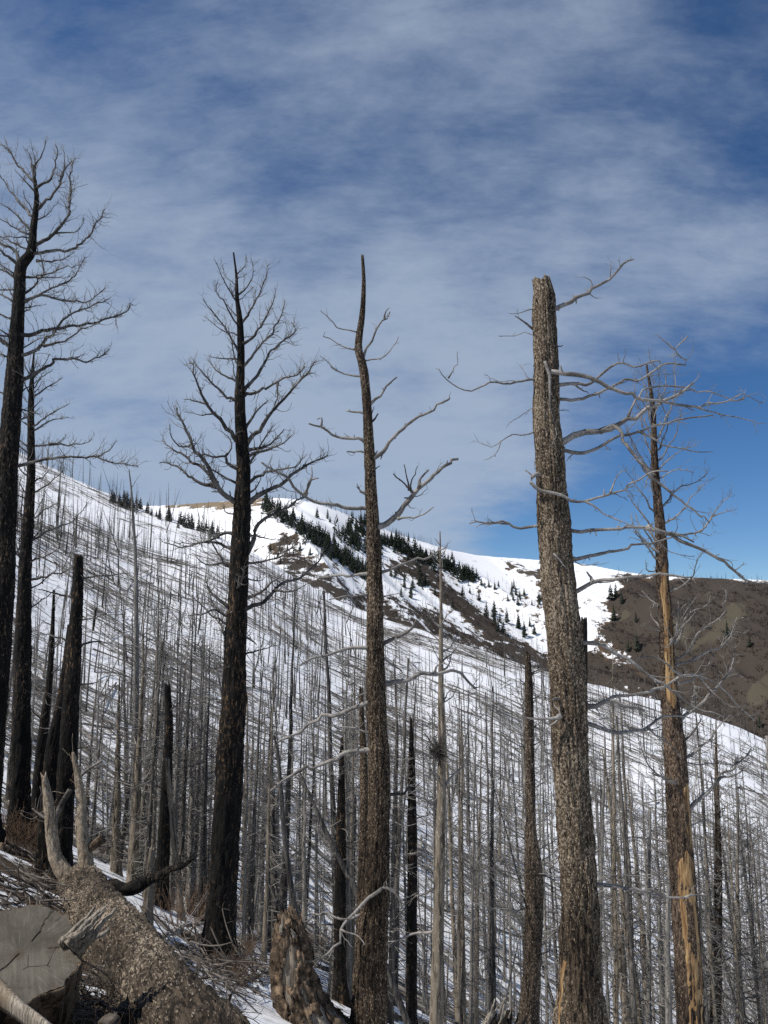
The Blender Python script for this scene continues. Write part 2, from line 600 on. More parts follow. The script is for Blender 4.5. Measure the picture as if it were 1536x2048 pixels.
def f_rings(n):
    oc = objc(n)
    w_ = n.noise(oc, 2.6, 4, 0.6, 0.3, 1)
    v = n.n('ShaderNodeVectorMath', {0: oc, 1: n.n('ShaderNodeVectorMath', {0: w_, 1: (0.06, 0.06, 0.0)}, operation='MULTIPLY').outputs[0]}, operation='ADD').outputs[0]
    r = n.n('ShaderNodeVectorMath', {0: n.n('ShaderNodeVectorMath', {0: v, 1: (1, 1, 0)}, operation='MULTIPLY').outputs[0]}, operation='LENGTH').outputs['Value']
    vor = n.n('ShaderNodeTexVoronoi', {'Vector': n.mapping(v, (1, 1, 0)), 'Scale': 2.6}, feature='DISTANCE_TO_EDGE').outputs['Distance']
    crk = n.math('MULTIPLY', n.ramp(vor, 0.002, 0.010, 1.0, 0.0), n.ramp(n.noise(oc, 3.1, 2), 0.56, 0.62))
    ring = n.math('MULTIPLY_ADD', n.math('SINE', n.math('MULTIPLY', r, 330.0)), 0.5, 0.5)
    sp = n.n('ShaderNodeSeparateXYZ', {0: v})
    ang = n.math('ARCTAN2', sp.outputs[1], sp.outputs[0])
    cvv = n.n('ShaderNodeCombineXYZ', {0: n.math('MULTIPLY', ang, 9.0), 1: n.math('MULTIPLY', r, 2.0), 2: 0.0}).outputs[0]
    rays = n.noise(cvv, 2.0, 5, 0.6, 0.3)
    big = n.noise(oc, 2.3, 4, 0.6)
    saw = n.noise(n.mapping(oc, (1, 0.08, 1), (0, 0, 0.6)), 45, 4, 0.6)
    c = n.mix(n.ramp(big, 0.3, 0.7), (0.06, 0.053, 0.042), (0.15, 0.135, 0.108))
    c = n.mix(n.math('MULTIPLY', ring, 0.16), c, (0.09, 0.075, 0.055))
    c = n.mix(n.ramp(rays, 0.5, 0.75, 0, 0.45), c, (0.24, 0.22, 0.18))
    c = n.mix(n.ramp(saw, 0.45, 0.75, 0, 0.35), c, (0.10, 0.085, 0.065))
    c = n.mix(n.ramp(r, 0.0, 0.09, 0.75, 0.0), c, (0.07, 0.05, 0.032))
    cv3 = n.n('ShaderNodeCombineXYZ', {0: n.math('MULTIPLY', ang, 26.0), 1: n.math('MULTIPLY', r, 5.0), 2: 0.0}).outputs[0]
    chk = n.math('MULTIPLY', n.ramp(n.noise(cv3, 1.6, 4, 0.7, 0.3), 0.60, 0.68), n.ramp(r, 0.1, 0.45, 0.25, 0.8))
    c = n.mix(chk, c, (0.04, 0.033, 0.026))
    stain = n.noise(n.mapping(oc, (1, 1, 1), (0, 0, 0), (3, 1, 0)), 4.5, 5, 0.7, 0.8)
    c = n.mix(n.ramp(stain, 0.54, 0.70, 0, 0.6), c, (0.07, 0.052, 0.036))
    c = n.mix(crk, c, (0.03, 0.025, 0.02))
    h = n.math('SUBTRACT', n.math('ADD', n.math('MULTIPLY', ring, 0.2), n.math('ADD', rays, saw)), n.math('MULTIPLY', crk, 3.0))
    return c, (h, 0.006, 0.5), None


M['rings'] = material('sawn_log_face', f_rings, 0.85, 0.2)


def f_needle(n):
    oc = objc(n)
    a = n.noise(oc, 1.5, 3, 0.6)
    rnd = n.n('ShaderNodeObjectInfo').outputs['Random']
    c = n.mix(a, (0.022, 0.032, 0.022), (0.06, 0.078, 0.05))
    c = n.mix(n.math('MULTIPLY', rnd, 0.35), c, (0.05, 0.055, 0.05))
    return c, None, None


M['needle'] = material('dark_conifer_needles', f_needle, 0.8, 0.2)
M['needle_grey'] = material('scorched_conifer_needles', lambda n: (n.mix(n.noise(objc(n), 2.0, 3), (0.05, 0.055, 0.05), (0.12, 0.118, 0.105)), None, None), 0.85, 0.2)
M['scrub'] = material('leafless_scrub_oak', lambda n: (n.mix(n.ramp(n.noise(objc(n), 0.03, 4, 0.6), 0.3, 0.7), (0.034, 0.026, 0.023), (0.095, 0.075, 0.064)), None, None), 0.9, 0.1)
M['rock'] = material('brown_rock', lambda n: (n.mix(n.ramp(n.noise(objc(n), 9, 5), 0.3, 0.7), (0.06, 0.05, 0.04), (0.17, 0.145, 0.12)), (n.noise(objc(n), 30, 5), 0.02, 0.8), None), 0.85, 0.2)
M['stick'] = material('fallen_sticks', lambda n: (n.mix(n.ramp(n.noise(objc(n), 2.2, 4), 0.35, 0.68), (0.035, 0.027, 0.021), (0.20, 0.175, 0.15)), None, None), 0.85, 0.2)
M['timber'] = material('weathered_fallen_timber', lambda n: (n.mix(n.ramp(n.noise(objc(n), 0.35, 5, 0.7), 0.35, 0.65), (0.06, 0.055, 0.05), (0.27, 0.252, 0.23)), None, None), 0.85, 0.2)


def f_flake(n):
    oc = objc(n)
    a = n.noise(oc, 26, 3, 0.6)
    c = n.mix(n.ramp(a, 0.35, 0.65), (0.04, 0.031, 0.023), (0.27, 0.23, 0.18))
    return c, None, None


M['flake'] = material('loose_bark_flakes', f_flake, 0.85, 0.2)


def f_ground(n):
    oc = objc(n)
    snow = n.n('ShaderNodeAttribute', attribute_name='snow').outputs['Fac']
    earth = n.n('ShaderNodeAttribute', attribute_name='earth').outputs['Color']
    far = n.n('ShaderNodeAttribute', attribute_name='far').outputs['Fac']
    nn = n.noise(oc, 2.4, 6, 0.65)
    nf = n.noise(oc, 0.09, 8, 0.68)
    nm = n.mix(far, n.n('ShaderNodeCombineColor', {0: nn, 1: nn, 2: nn}).outputs[0], n.n('ShaderNodeCombineColor', {0: nf, 1: nf, 2: nf}).outputs[0])
    k = n.n('ShaderNodeSeparateColor', {0: nm}).outputs[0]
    s = n.ramp(n.math('ADD', snow, n.math('MULTIPLY', n.math('SUBTRACT', k, 0.5), 1.9)), 0.42, 0.54)
    lit = n.noise(n.mapping(oc, (1, 1, 1)), 16, 6, 0.7, 0.7)
    ec = n.mix(n.ramp(lit, 0.34, 0.70), n.mix(0.55, earth, (0.012, 0.009, 0.006)), earth)
    ec = n.mix(n.ramp(n.noise(oc, 55, 3, 0.7), 0.56, 0.8, 0, 0.65), ec, n.mix(0.5, earth, (0.40, 0.33, 0.24)))
    dirt = n.noise(oc, 0.9, 6, 0.7)
    sc_ = n.mix(n.ramp(dirt, 0.56, 0.78, 0, 0.20), (0.875, 0.88, 0.89), (0.55, 0.50, 0.44))
    spk = n.noise(oc, 1.6, 9, 0.78, 0.3)
    sc_ = n.mix(n.math('MULTIPLY', n.ramp(spk, 0.58, 0.66, 0, 0.55), n.ramp(dirt, 0.36, 0.62)), sc_, (0.20, 0.175, 0.15))
    col = n.mix(s, ec, sc_)
    h = n.math('ADD', n.math('MULTIPLY', n.noise(oc, 5, 6, 0.6), 0.6), n.math('MULTIPLY', n.math('MULTIPLY', lit, n.math('SUBTRACT', 1.0, s)), 1.0))
    return col, (h, 0.06, 0.6), n.ramp(s, 0, 1, 0.95, 0.6)


M['ground'] = material('snow_and_forest_floor', f_ground, 0.8, 0.25)

# ------------------------------------------------------------------ ground sheet
us = np.concatenate([np.linspace(-1.4, -0.62, 24, endpoint=False), np.linspace(-0.62, 0.62, 350), np.linspace(0.62, 1.4, 25)[1:]])
ys = np.concatenate([np.linspace(-10, 3, 14, endpoint=False), np.linspace(3, 22, 170, endpoint=False), np.geomspace(22, 300, 180, endpoint=False),
                     np.linspace(300, 560, 14, endpoint=False), np.linspace(560, 1000, 150, endpoint=False), np.geomspace(1000, 2600, 10)])
YY, UU = np.meshgrid(ys, us, indexing='ij')
XX = UU * (YY + 11.0 * np.exp(-np.maximum(YY, 0) / 30) + 2)
ZZ = ground(XX, YY)
PX, PY = project(np.stack([XX, YY, ZZ], -1))
PXn = PX + (fbm(XX / 14, YY / 14, 3, 4) - 0.5) * np.where(YY > 300, 46, 0)
PYn = PY + (fbm(XX / 14, YY / 14, 9, 4) - 0.5) * np.where(YY > 300, 40, 0)
snow = np.ones_like(XX)
earth = np.zeros(XX.shape + (4,))
earth[...] = (0.105, 0.07, 0.043, 1)
isfar = YY > 300
SCRUB = (0.064, 0.051, 0.041, 1)
OLIVE = (0.10, 0.086, 0.061, 1)
TAN = (0.30, 0.23, 0.15, 1)
z6 = lambda pts: [(600 + a / 3.072, 900 + b / 3.072) for a, b in pts]
z2 = lambda pts: [(200 + a / 3.072, 900 + b / 3.072) for a, b in pts]
z3 = lambda pts: [(1036 + a / 3.072, 900 + b / 3.072) for a, b in pts]
GULLY = z6([(590, 590), (740, 650), (850, 760), (960, 880), (1060, 950), (1130, 1020), (1250, 1120), (1400, 1220), (1500, 1290), (1400, 1340), (1290, 1290), (1180, 1190),
            (1050, 1060), (960, 980), (860, 900), (760, 840), (640, 790), (540, 720)])
GULLY2 = z2([(1075, 490), (1180, 520), (1210, 640), (1330, 680), (1450, 800), (1600, 960), (1700, 1080), (1650, 1090), (1500, 1000), (1380, 900), (1250, 810), (1150, 760), (1090, 700), (1060, 600)])
HILL = z3([(600, 752), (760, 775), (900, 800), (1250, 800), (1700, 815), (2600, 860), (2600, 2600), (1500, 1900), (900, 1560), (420, 1420), (300, 1300), (430, 1230), (620, 1300), (800, 1400), (760, 1330), (560, 1210),
           (470, 1120), (520, 1080), (590, 1020), (585, 930), (560, 890), (660, 830), (600, 800)])
PATCH = z6([(1180, 655), (1300, 700), (1440, 735), (1480, 690), (1640, 700), (1640, 960), (1500, 880), (1400, 800), (1290, 740)])
BRUSH = [(690, 1185), (760, 1190), (850, 1222), (930, 1258), (1010, 1288), (1100, 1320), (1180, 1340), (1310, 1385), (1260, 1410), (1050, 1350), (900, 1300), (780, 1260), (690, 1230)]
for poly, colr in ((BRUSH, SCRUB), (GULLY, SCRUB), (GULLY2, SCRUB), (HILL, SCRUB), (PATCH, (0.095, 0.075, 0.058, 1))):
    m_ = isfar & inpoly(PXn, PYn, poly)
    snow[m_] = 0.06 if poly is HILL else 0.36 if poly is BRUSH else 0.24
    earth[m_] = colr
# bare olive slides on the brown hillside
for poly in (z3([(1270, 960), (1330, 930), (1400, 940), (1405, 1010), (1340, 1080), (1260, 1130), (1160, 1190), (1090, 1230), (1040, 1240), (1150, 1130), (1240, 1060), (1290, 1010)]),
             z3([(1536, 1370), (1450, 1440), (1400, 1530), (1420, 1580), (1536, 1540), (1800, 1400)]),
             z3([(1060, 1100), (960, 1060), (900, 1000), (960, 1130), (1040, 1190)]),
             z3([(620, 990), (680, 960), (690, 1030), (640, 1060)]), z3([(1130, 870), (1170, 880), (1150, 920)])):
    m_ = isfar & inpoly(PXn * 0.5 + PX * 0.5, PYn * 0.5 + PY * 0.5, poly)
    earth[m_] = OLIVE
m_ = isfar & inpoly(PXn, PYn, [(300, 990), (560, 980), (500, 1020), (430, 1024), (380, 1014), (320, 1012)])
snow[m_] = 0.25
earth[m_] = TAN
snow[isfar & (snow > 0.9)] = 0.80
low_ = isfar & (snow > 0.7) & (PY > np.interp(PX, (500, 620, 760, 1000, 1200), (1075, 1110, 1120, 1170, 1190)))
snow[low_] = 0.66
def blur(a, k):
    for ax_ in (0, 1):
        pad = [(0, 0), (0, 0)]
        pad[ax_] = (k, k)
        c_ = np.cumsum(np.pad(a, pad, mode='edge'), axis=ax_)
        c_ = np.concatenate([np.zeros_like(np.take(c_, [0], ax_)), c_], ax_)
        n_ = a.shape[ax_]
        a = (np.take(c_, range(2 * k + 1, n_ + 2 * k + 1), ax_) - np.take(c_, range(0, n_), ax_)) / (2 * k + 1)
    return a


snow = np.where(isfar, blur(blur(np.where(isfar, snow, 0.8), 2), 2), snow)
near_m = YY < 60
# the foot of the near slope: forest litter with snow lying in bands
band = fbm((XX * 0.8 + YY * 0.55) / 3.4, (XX * 0.55 - YY * 0.8) / 0.9, 2.0, 4)
sn = np.clip(0.84 + (band - 0.5) * 1.5, 0, 1)
brown = inpoly(PX, PY, [(-600, 1560), (60, 1590), (120, 1680), (190, 1760), (250, 1800), (330, 1880), (400, 1960), (470, 2040), (520, 2400), (-900, 2400)])
sn = np.where(brown, np.clip(0.34 + (band - 0.5) * 2.4, 0, 0.9), sn)
sn = np.where(inpoly(PX, PY, [(215, 1770), (300, 1775), (350, 1830), (330, 1870), (270, 1850)]), 0.95, sn)
sn = np.where(inpoly(PX, PY, [(470, 1870), (560, 1890), (560, 1930), (500, 1920)]), 0.95, sn)
sn = blur(blur(sn, 5), 4)
kk = np.clip((YY - 22) / 22, 0, 1)
snow = np.where(near_m, sn * (1 - kk) + 0.93 * kk, snow)
mid_m = (YY >= 44) & (~isfar)
snow = np.where(mid_m, 0.93, snow)
ZZ = ZZ + np.where(YY < 40, 0.10 * np.clip(snow - 0.5, 0, 0.5), 0)
ny, nx = XX.shape
idx = np.arange(ny * nx).reshape(ny, nx)
mb = MB()
mb.add(np.stack([XX, YY, ZZ], -1).reshape(-1, 3), np.stack([idx[:-1, :-1], idx[:-1, 1:], idx[1:, 1:], idx[1:, :-1]], -1).reshape(-1, 4))
gme_o = mb.obj('ground', M['ground'])
gm = gme_o.data
for nm, arr in (('snow', snow), ('far', np.clip((YY - 60) / 200, 0, 1))):
    at_ = gm.attributes.new(nm, 'FLOAT', 'POINT')
    at_.data.foreach_set('value', arr.astype(np.float32).ravel())
at_ = gm.attributes.new('earth', 'FLOAT_COLOR', 'POINT')
at_.data.foreach_set('color', earth.astype(np.float32).ravel())
tag(gme_o, 'snow covered mountainside with bare brown forest floor and far scrub slopes', None, None, 'structure')

# ------------------------------------------------------------------ hero trees, limb by limb
ZA, ZC, ZD, ZE = (0, 250, 2.925), (300, 450, 2.925), (560, 480, 2.925), (860, 480, 2.272)
Z36, Z12, Z69, Z50, Z40, Z93, Z20, ZP = (1036, 900, 3.072), (1036, 1200, 3.072), (600, 900, 3.072), (500, 1300, 3.072), (400, 1500, 2.56), (936, 1500, 2.56), (200, 900, 3.072), (0, 0, 1)


def parse(z, text):
    """'w[f|d]: x,y x,y ...' per line -> (width, flag, pixel points)"""
    out = []
    for ln in text.replace(';', '\n').splitlines():
        ln = ln.strip()
        if not ln:
            continue
        a, b = ln.split(':')
        flag = a[-1] if a[-1] in 'fdn' else ''
        wpx = float(a.rstrip('fdn'))
        pts = [tuple(float(c) for c in p.split(',')) for p in b.split()]
        out.append((wpx, flag, [(z[0] + x / z[2], z[1] + y / z[2]) for x, y in pts]))
    return out


def bark_tube(C, R, sides, amp, seed, furrow=9.0, jag=0.0, flare=0.0, zbase=None):
    """trunk surface with furrowed bark: centre line C (n,3), radii R (n)"""
    n = len(C)
    an = np.arange(sides) / sides * 2 * math.pi
    T = np.gradient(C, axis=0)
    T /= np.linalg.norm(T, axis=1, keepdims=True)
    ref = np.array([0, 1.0, 0.0]) if abs(T[n // 2, 1]) < 0.8 else np.array([1.0, 0, 0])
    A = np.cross(ref[None], T)
    A /= np.linalg.norm(A, axis=1, keepdims=True)
    B = np.cross(T, A)
    s = np.concatenate([[0], np.cumsum(np.linalg.norm(np.diff(C, axis=0), axis=1))])
    S, AN = np.meshgrid(s, an, indexing='ij')
    ca, sa = np.cos(AN), np.sin(AN)
    k = furrow / 2.0
    tw = S * 0.25
    c2, s2 = np.cos(AN + tw * 0.3), np.sin(AN + tw * 0.3)
    rid = np.abs(fbm(c2 * k + seed, s2 * k + 3.1, S * 1.9 + seed * 2, 3) - 0.5) * 2
    lump = fbm(ca * 1.3 + seed, sa * 1.3, S * 1.1, 3) - 0.5
    fine = fbm(ca * k * 2.6, sa * k * 2.6 + seed, S * 11, 2) - 0.5
    D = amp * (1.5 * (0.32 - np.clip(0.5 - rid * 1.6, 0, 1)) + 1.5 * lump + 0.9 * fine)
    RR = R[:, None] * (1 + D)
    if flare and zbase is not None:
        hgt = np.maximum(C[:, 2] - zbase, 0)[:, None]
        lob = 0.6 + 0.7 * np.clip(np.cos(AN * 5 + seed + lump * 3), 0, 1)
        RR = RR * (1 + flare * np.exp(-hgt / 0.33) * lob)
    V = C[:, None, :] + RR[:, :, None] * (ca[..., None] * A[:, None, :] + sa[..., None] * B[:, None, :])
    if jag:
        m = max(2, int(n * 0.02) + 2)
        ja = (fbm(np.cos(an) * 1.6 + seed, np.sin(an) * 1.6, 7.7, 3) - 0.42) * 2 * jag + (vn(np.cos(an) * 6, np.sin(an) * 6, seed) - 0.5) * jag * 0.7
        V[-1] += T[-1] * ja[:, None]
        V[-2] += T[-1] * np.minimum(ja, 0)[:, None]
    idx = np.arange(n * sides).reshape(n, sides)
    a, b = idx[:-1], idx[1:]
    q = np.stack([a, np.roll(a, -1, 1), np.roll(b, -1, 1), b], -1).reshape(-1, 4)
    V = V.reshape(-1, 3)
    top = C[-1] - T[-1] * (R[-1] * 0.5 if jag else -R[-1] * 0.3)
    V = np.vstack([V, top, C[0]])
    t = np.stack([idx[-1], np.roll(idx[-1], -1), np.full(sides, len(V) - 2)], -1)
    t = np.vstack([t, np.stack([np.roll(idx[0], -1), idx[0], np.full(sides, len(V) - 1)], -1)])
    return V, q, t


LINES = {}


def limb(parent, origin, C, r0, r1, mat, name='limb', twig=1.0, seed=0, sides=7, tw_up=0.55, tw_len=1.0, crook=0.028):
    """one limb with its side twigs as one mesh"""
    rs = np.random.RandomState(seed)
    L0 = float(np.sum(np.linalg.norm(np.diff(C, axis=0), axis=1)))
    n = int(np.clip(L0 / 0.08, 8, 40))
    Q = smooth_line(C, n)
    # stiff dead wood: kinks at intervals, straight between them
    kn = max(3, int(L0 / 0.16) + 2)
    kt = np.sort(np.concatenate([[0, 1], rs.rand(kn - 2)]))
    kj = rs.normal(0, 1, (kn, 3)) * min(crook * 0.62 * L0 ** 0.5, 0.024)
    kj[0] = 0
    uu = np.linspace(0, 1, n)
    Q = Q + np.stack([np.interp(uu, kt, kj[:, c]) for c in range(3)], -1) + rs.normal(0, 0.004, (n, 3))
    t = np.linspace(0, 1, n)
    R = r0 + (r1 - r0) * t ** 0.8
    R = R * (1 + 0.14 * (rs.rand(n) - 0.5)) * (1 + 0.55 * np.exp(-t * L0 / 0.05))
    mb = MB()
    tubes(mb, Q[None], R[None], sides)
    LINES.setdefault(parent.name, []).append(Q)
    main = mb.obj(name, mat, parent, origin)
    mb = MB()
    if twig > 0 and L0 > 0.25:
        m = max(2, int(L0 * 9.5 * twig))
        ti = np.clip(rs.beta(1.7, 1.0, m), 0.12, 0.995)
        ii = ti * (n - 1)
        base = np.stack([np.interp(ii, np.arange(n), Q[:, c]) for c in range(3)], -1)
        tg = np.gradient(Q, axis=0)
        tg /= np.linalg.norm(tg, axis=1, keepdims=True)
        tg = tg[np.clip(ii.astype(int), 0, n - 1)]
        d = tg * 0.75 + rs.normal(0, 0.55, (m, 3)) + np.array([0, 0, 0.25 * tw_up])
        ln = L0 ** 0.6 * (0.10 + 0.30 * rs.rand(m) ** 1.6) * (1.15 - 0.5 * ti) * tw_len
        P1 = twig_paths(base, d, ln, 6, tw_up * 0.8, 0.30, rs)
        rb = np.interp(ii, np.arange(n), R)
        r1_ = np.clip(rb * 0.55, 0.0035, 0.011)[:, None] * np.linspace(1, 0.35, 6)[None]
        tubes(mb, P1, r1_, 3, cap=False)
        m2 = int(m * 1.8)
        pk = rs.randint(0, m, m2)
        pj = rs.randint(2, 6, m2)
        b2 = P1[pk, pj]
        d2 = (P1[pk, pj] - P1[pk, pj - 1])
        d2 = d2 / (np.linalg.norm(d2, axis=1, keepdims=True) + 1e-9) + rs.normal(0, 0.55, (m2, 3))
        P2 = twig_paths(b2, d2, ln[pk] * (0.25 + 0.4 * rs.rand(m2)), 4, tw_up, 0.22, rs)
        tubes(mb, P2, np.full((m2, 1), 0.0032) * np.linspace(1, 0.5, 4)[None], 3, cap=False)
        # broken stubs
        ms = int(L0 * 4)
        if ms:
            ii = rs.rand(ms) * (n - 1)
            base = np.stack([np.interp(ii, np.arange(n), Q[:, c]) for c in range(3)], -1)
            d = rs.normal(0, 1, (ms, 3))
            P3 = twig_paths(base, d, np.interp(ii, np.arange(n), R) * (1.6 + 2.5 * rs.rand(ms)), 3, 0, 0.1, rs)
            tubes(mb, P3, np.clip(np.interp(ii, np.arange(n), R) * 0.45, 0.004, 0.02)[:, None] * np.array([[1, 0.8, 0.6]]), 4)
    if mb.n and name == 'limb':
        tw_ = mb.obj('twigs', M['twig'], main, origin)
        tw_['kind'] = 'stuff'
    elif mb.n:
        bm_ = mb.mesh('tmp', origin)
        both = MB()
        for me in (main.data, bm_):
            co = np.zeros(len(me.vertices) * 3, np.float32)
            me.vertices.foreach_get('co', co)
            polys = [tuple(p.vertices) for p in me.polygons]
            both.add(co.reshape(-1, 3), [p for p in polys if len(p) == 4], [p for p in polys if len(p) == 3])
        bpy.data.meshes.remove(bm_)
        old = main.data
        main.data = both.mesh(name)
        main.data.materials.append(mat)
        bpy.data.meshes.remove(old)
    return main


def hero(name, label, cat, Y, trunk, limbs, bark_m, limb_m, sides=64, amp=0.16, furrow=9, seed=1, jag=0.0, extra=0, twig=1.0, flare=0.5,
         ext=(0.0, 0.0), step=0.045, tipr=0.22, tw_up=0.55, tw_len=1.0, dyk=0.45, group=None, extra_len=1.0, base=None):
    """a standing dead tree from its traced trunk (px, py, width) and limbs"""
    tr = np.array(trunk, float)
    P = at(tr[:, 0], tr[:, 1], Y)
    R = tr[:, 2] / 2 * depth(tr[:, 1], Y) / F
    # order bottom -> top and carry the foot down to the ground
    if tr[0, 1] < tr[-1, 1]:
        P, R = P[::-1], R[::-1]
    foot = P[0]
    gz = g1(foot[0], foot[1])
    if base is not None:
        gz = g1(*base)
    dirn = (P[1] - P[0]) / max(P[1][2] - P[0][2], 1e-3)
    if foot[2] > gz + 0.05:
        k = foot[2] - gz
        nf = foot - dirn * k
        nf[0] += ext[0]
        gz = g1(nf[0], nf[1])
        nf[2] = gz
        P = np.vstack([nf, P])
        R = np.concatenate([[R[0] * 1.04], R])
    low = P[0] - np.array([0, 0, 0.35])
    P = np.vstack([low, P])
    R = np.concatenate([[R[0] * 1.02], R])
    L0 = float(np.sum(np.linalg.norm(np.diff(P, axis=0), axis=1)))
    Q = smooth_line(np.hstack([P, R[:, None]]), int(L0 / step))
    C, RR = Q[:, :3], np.maximum(Q[:, 3], 0.006)
    org = (P[1][0], P[1][1], P[1][2])
    root = empty(name, org, label, cat, group)
    am = amp * np.clip(RR / (RR.max() * 0.5), 0.35, 1)
    V, q, t = bark_tube(C, RR, sides, amp, seed, furrow, jag, flare, gz)
    mb = MB()
    mb.add(V, q, t)
    tk = mb.obj('trunk', bark_m, root, org)
    rs = np.random.RandomState(seed * 13 + 5)
    for i, (wpx, flag, pts) in enumerate(limbs):
        p = np.array(pts)
        n = len(p)
        s = np.concatenate([[0], np.cumsum(np.linalg.norm(np.diff(p, axis=0), axis=1))])
        Lm = s[-1] * Y / F
        dy = rs.uniform(-1, 1) * dyk * Lm
        if flag == 'f':
            dy = -abs(dy) * 0.6
        # depth follows the limb outwards with a slow wander
        tt = s / s[-1]
        prof = dy * tt + 0.12 * Lm * np.sin(tt * 3.0 + rs.rand() * 6) * tt * rs.choice([-1, 1])
        y0 = Y
        if flag == 'f':
            zc = at(p[0, 0], p[0, 1], Y)[2]
            y0 = Y - np.interp(zc, C[:, 2], RR) * 1.0
        if flag == 'n' and LINES.get(root.name):
            # a fork: start on the limb that carries it
            pool = np.concatenate(LINES[root.name])
            qx, qy = project(pool)
            kq = int(np.argmin((qx - p[0, 0]) ** 2 + (qy - p[0, 1]) ** 2))
            y0 = pool[kq, 1]
        W = at(p[:, 0], p[:, 1], y0 + prof)
        if flag == 'n' and LINES.get(root.name):
            W = np.vstack([pool[kq], W[1:]])
        zc = W[0][2]
        cc = np.array([np.interp(zc, C[:, 2], C[:, k]) for k in range(3)])
        rr = np.interp(zc, C[:, 2], RR)
        inward = cc - W[0]
        inward[2] = -0.25 * np.linalg.norm(inward[:2])
        if np.linalg.norm(inward[:2]) < rr * 2.2 and flag != 'n':
            W = np.vstack([W[0] + inward * 0.9, W])
        r0 = max(wpx / 2 * Y / F, 0.006)
        lm = M['limb_dark'] if flag == 'd' else limb_m
        limb(root, org, W, r0, max(r0 * tipr, 0.004), lm, 'limb', twig * (0.45 if wpx < 3 else 1), seed * 100 + i, 7 if wpx > 4 else 5, tw_up, tw_len)
    z0, z1 = C[:, 2].min(), C[:, 2].max()
    for i in range(extra):
        f = rs.uniform(0.42, 0.97)
        k = int(f * (len(C) - 1))
        az = rs.uniform(0, 2 * math.pi)
        d = np.array([math.cos(az), math.sin(az), 0.25 + 0.5 * f])
        ln = (0.5 + 1.3 * (1 - f)) * extra_len * rs.uniform(0.6, 1.1)
        tp = twig_paths(C[k][None], d[None], np.array([ln]), 6, 0.7, 0.16, rs)[0]
        r0 = np.clip(RR[k] * 0.28, 0.008, 0.03)
        limb(root, org, tp, r0, 0.005, limb_m, 'limb', twig, seed * 100 + 70 + i, 5, tw_up, tw_len)
    # short dead stubs standing off the bark
    return root, C, RR, tk


# --- A: tall charred pine at the left edge
limA = parse(ZA, '''10: 140,1232 320,1190 500,1170 620,1140 740,1100 760,1055
9: 135,1345 240,1300 310,1210 400,1110 530,1060 630,1010
4: 130,1305 250,1250 390,1220
6: 255,1292 400,1250 470,1200 570,1160
9: 130,1485 230,1440 300,1400 330,1365 500,1375 600,1350 635,1320
7: 148,1030 250,1000 390,1030 530,1020 600,970 600,940
4: 148,1072 210,1055 265,1050
6: 148,985 230,910 250,850 232,760 215,720
6: 148,1028 300,960 400,920 450,850 500,770
5: 160,886 300,865 400,830 470,820
5: 160,892 330,895 410,885
8: 215,750 400,725 480,690 560,590 610,480
5: 215,795 340,795 430,740
9: 205,715 330,630 400,540 410,400 410,270 430,200
4: 325,632 450,625 490,540
8: 225,490 330,380 380,250 420,220
4: 350,330 380,230 365,140
7: 212,370 290,310 330,190 330,120
7: 212,355 100,230 50,150 0,110
5: 212,335 200,250 240,180 270,90
4: 190,270 180,190 140,130
5: 210,390 150,330 90,270
4: 205,300 205,210 180,90
7: 180,525 90,430 40,350 -20,270
7: 178,615 80,510 -10,455
6: 178,642 70,590 -10,545
4: 178,656 40,655 -20,640
5: 165,724 60,680 -10,645
9: 122,805 70,720 -10,675 -80,600
9: 110,818 0,735 -90,690
7: 92,902 40,860 -10,838 -120,760
5: 92,884 0,800 -60,720
5: 88,970 -10,965 -110,930
6: 85,1042 -10,985 -120,960
5: 72,1142 -10,1105 -140,1090
5: 72,1242 -20,1228 -160,1190
6: 66,1312 -10,1255 -150,1150
5: 66,1352 -20,1345 -190,1300
5: 40,1582 -20,1555 -140,1540
8: 96,2005 200,1965 340,1945 560,1940 640,1970 800,1985
4: 560,1940 640,1900 680,1850
6: 120,1720 180,1700 230,1660
5: 100,1660 180,1680 240,1700''')
hero('charred_pine', 'tall charred black pine with an upswept bare crown, cut by the left photo edge', 'tree', 19.0,
     [(65, 330, 4), (72, 380, 8), (73, 404, 10), (67, 455, 13), (62, 503, 17), (42, 534, 20), (39, 575, 21), (34, 660, 25), (25.6, 797, 34), (15, 950, 36), (10, 1100, 38),
      (2, 1250, 40), (-10, 1400, 44), (-22, 1540, 48)], limA, M['char'], M['limb_dark'], 56, 0.15, 8, 3, extra=14, twig=1.9, tw_up=0.7, extra_len=1.6)

# --- B: slimmer charred tree just behind it
limB = parse(ZA, '''5: 188,1605 250,1550 320,1510 370,1475
4: 182,1585 140,1510 130,1400
4: 192,1475 260,1400 290,1340
4: 186,1475 150,1420 140,1360
3: 195,1655 240,1610 250,1590
5: 188,1775 280,1700 330,1670 400,1635
5: 190,1805 300,1720 400,1715
4: 180,1725 130,1680 120,1620
5: 185,1775 140,1740 100,1720
5: 190,1875 300,1870 370,1830
5: 290,1868 410,1868 480,1865 540,1838
5: 170,1885 110,1840 70,1830
3: 190,1500 205,1420 215,1350
3: 190,1480 170,1400 185,1340
4: 188,1550 240,1480 310,1440''') + parse((0, 850, 2.56), '''5: 165,350 250,300 330,230
5: 165,590 260,540 380,480 450,390
5: 160,700 250,660 320,620
6: 160,790 300,760 420,700
5: 160,480 230,430 300,400 
4: 110,480 60,470 20,440
5: 105,740 60,700 20,690''')
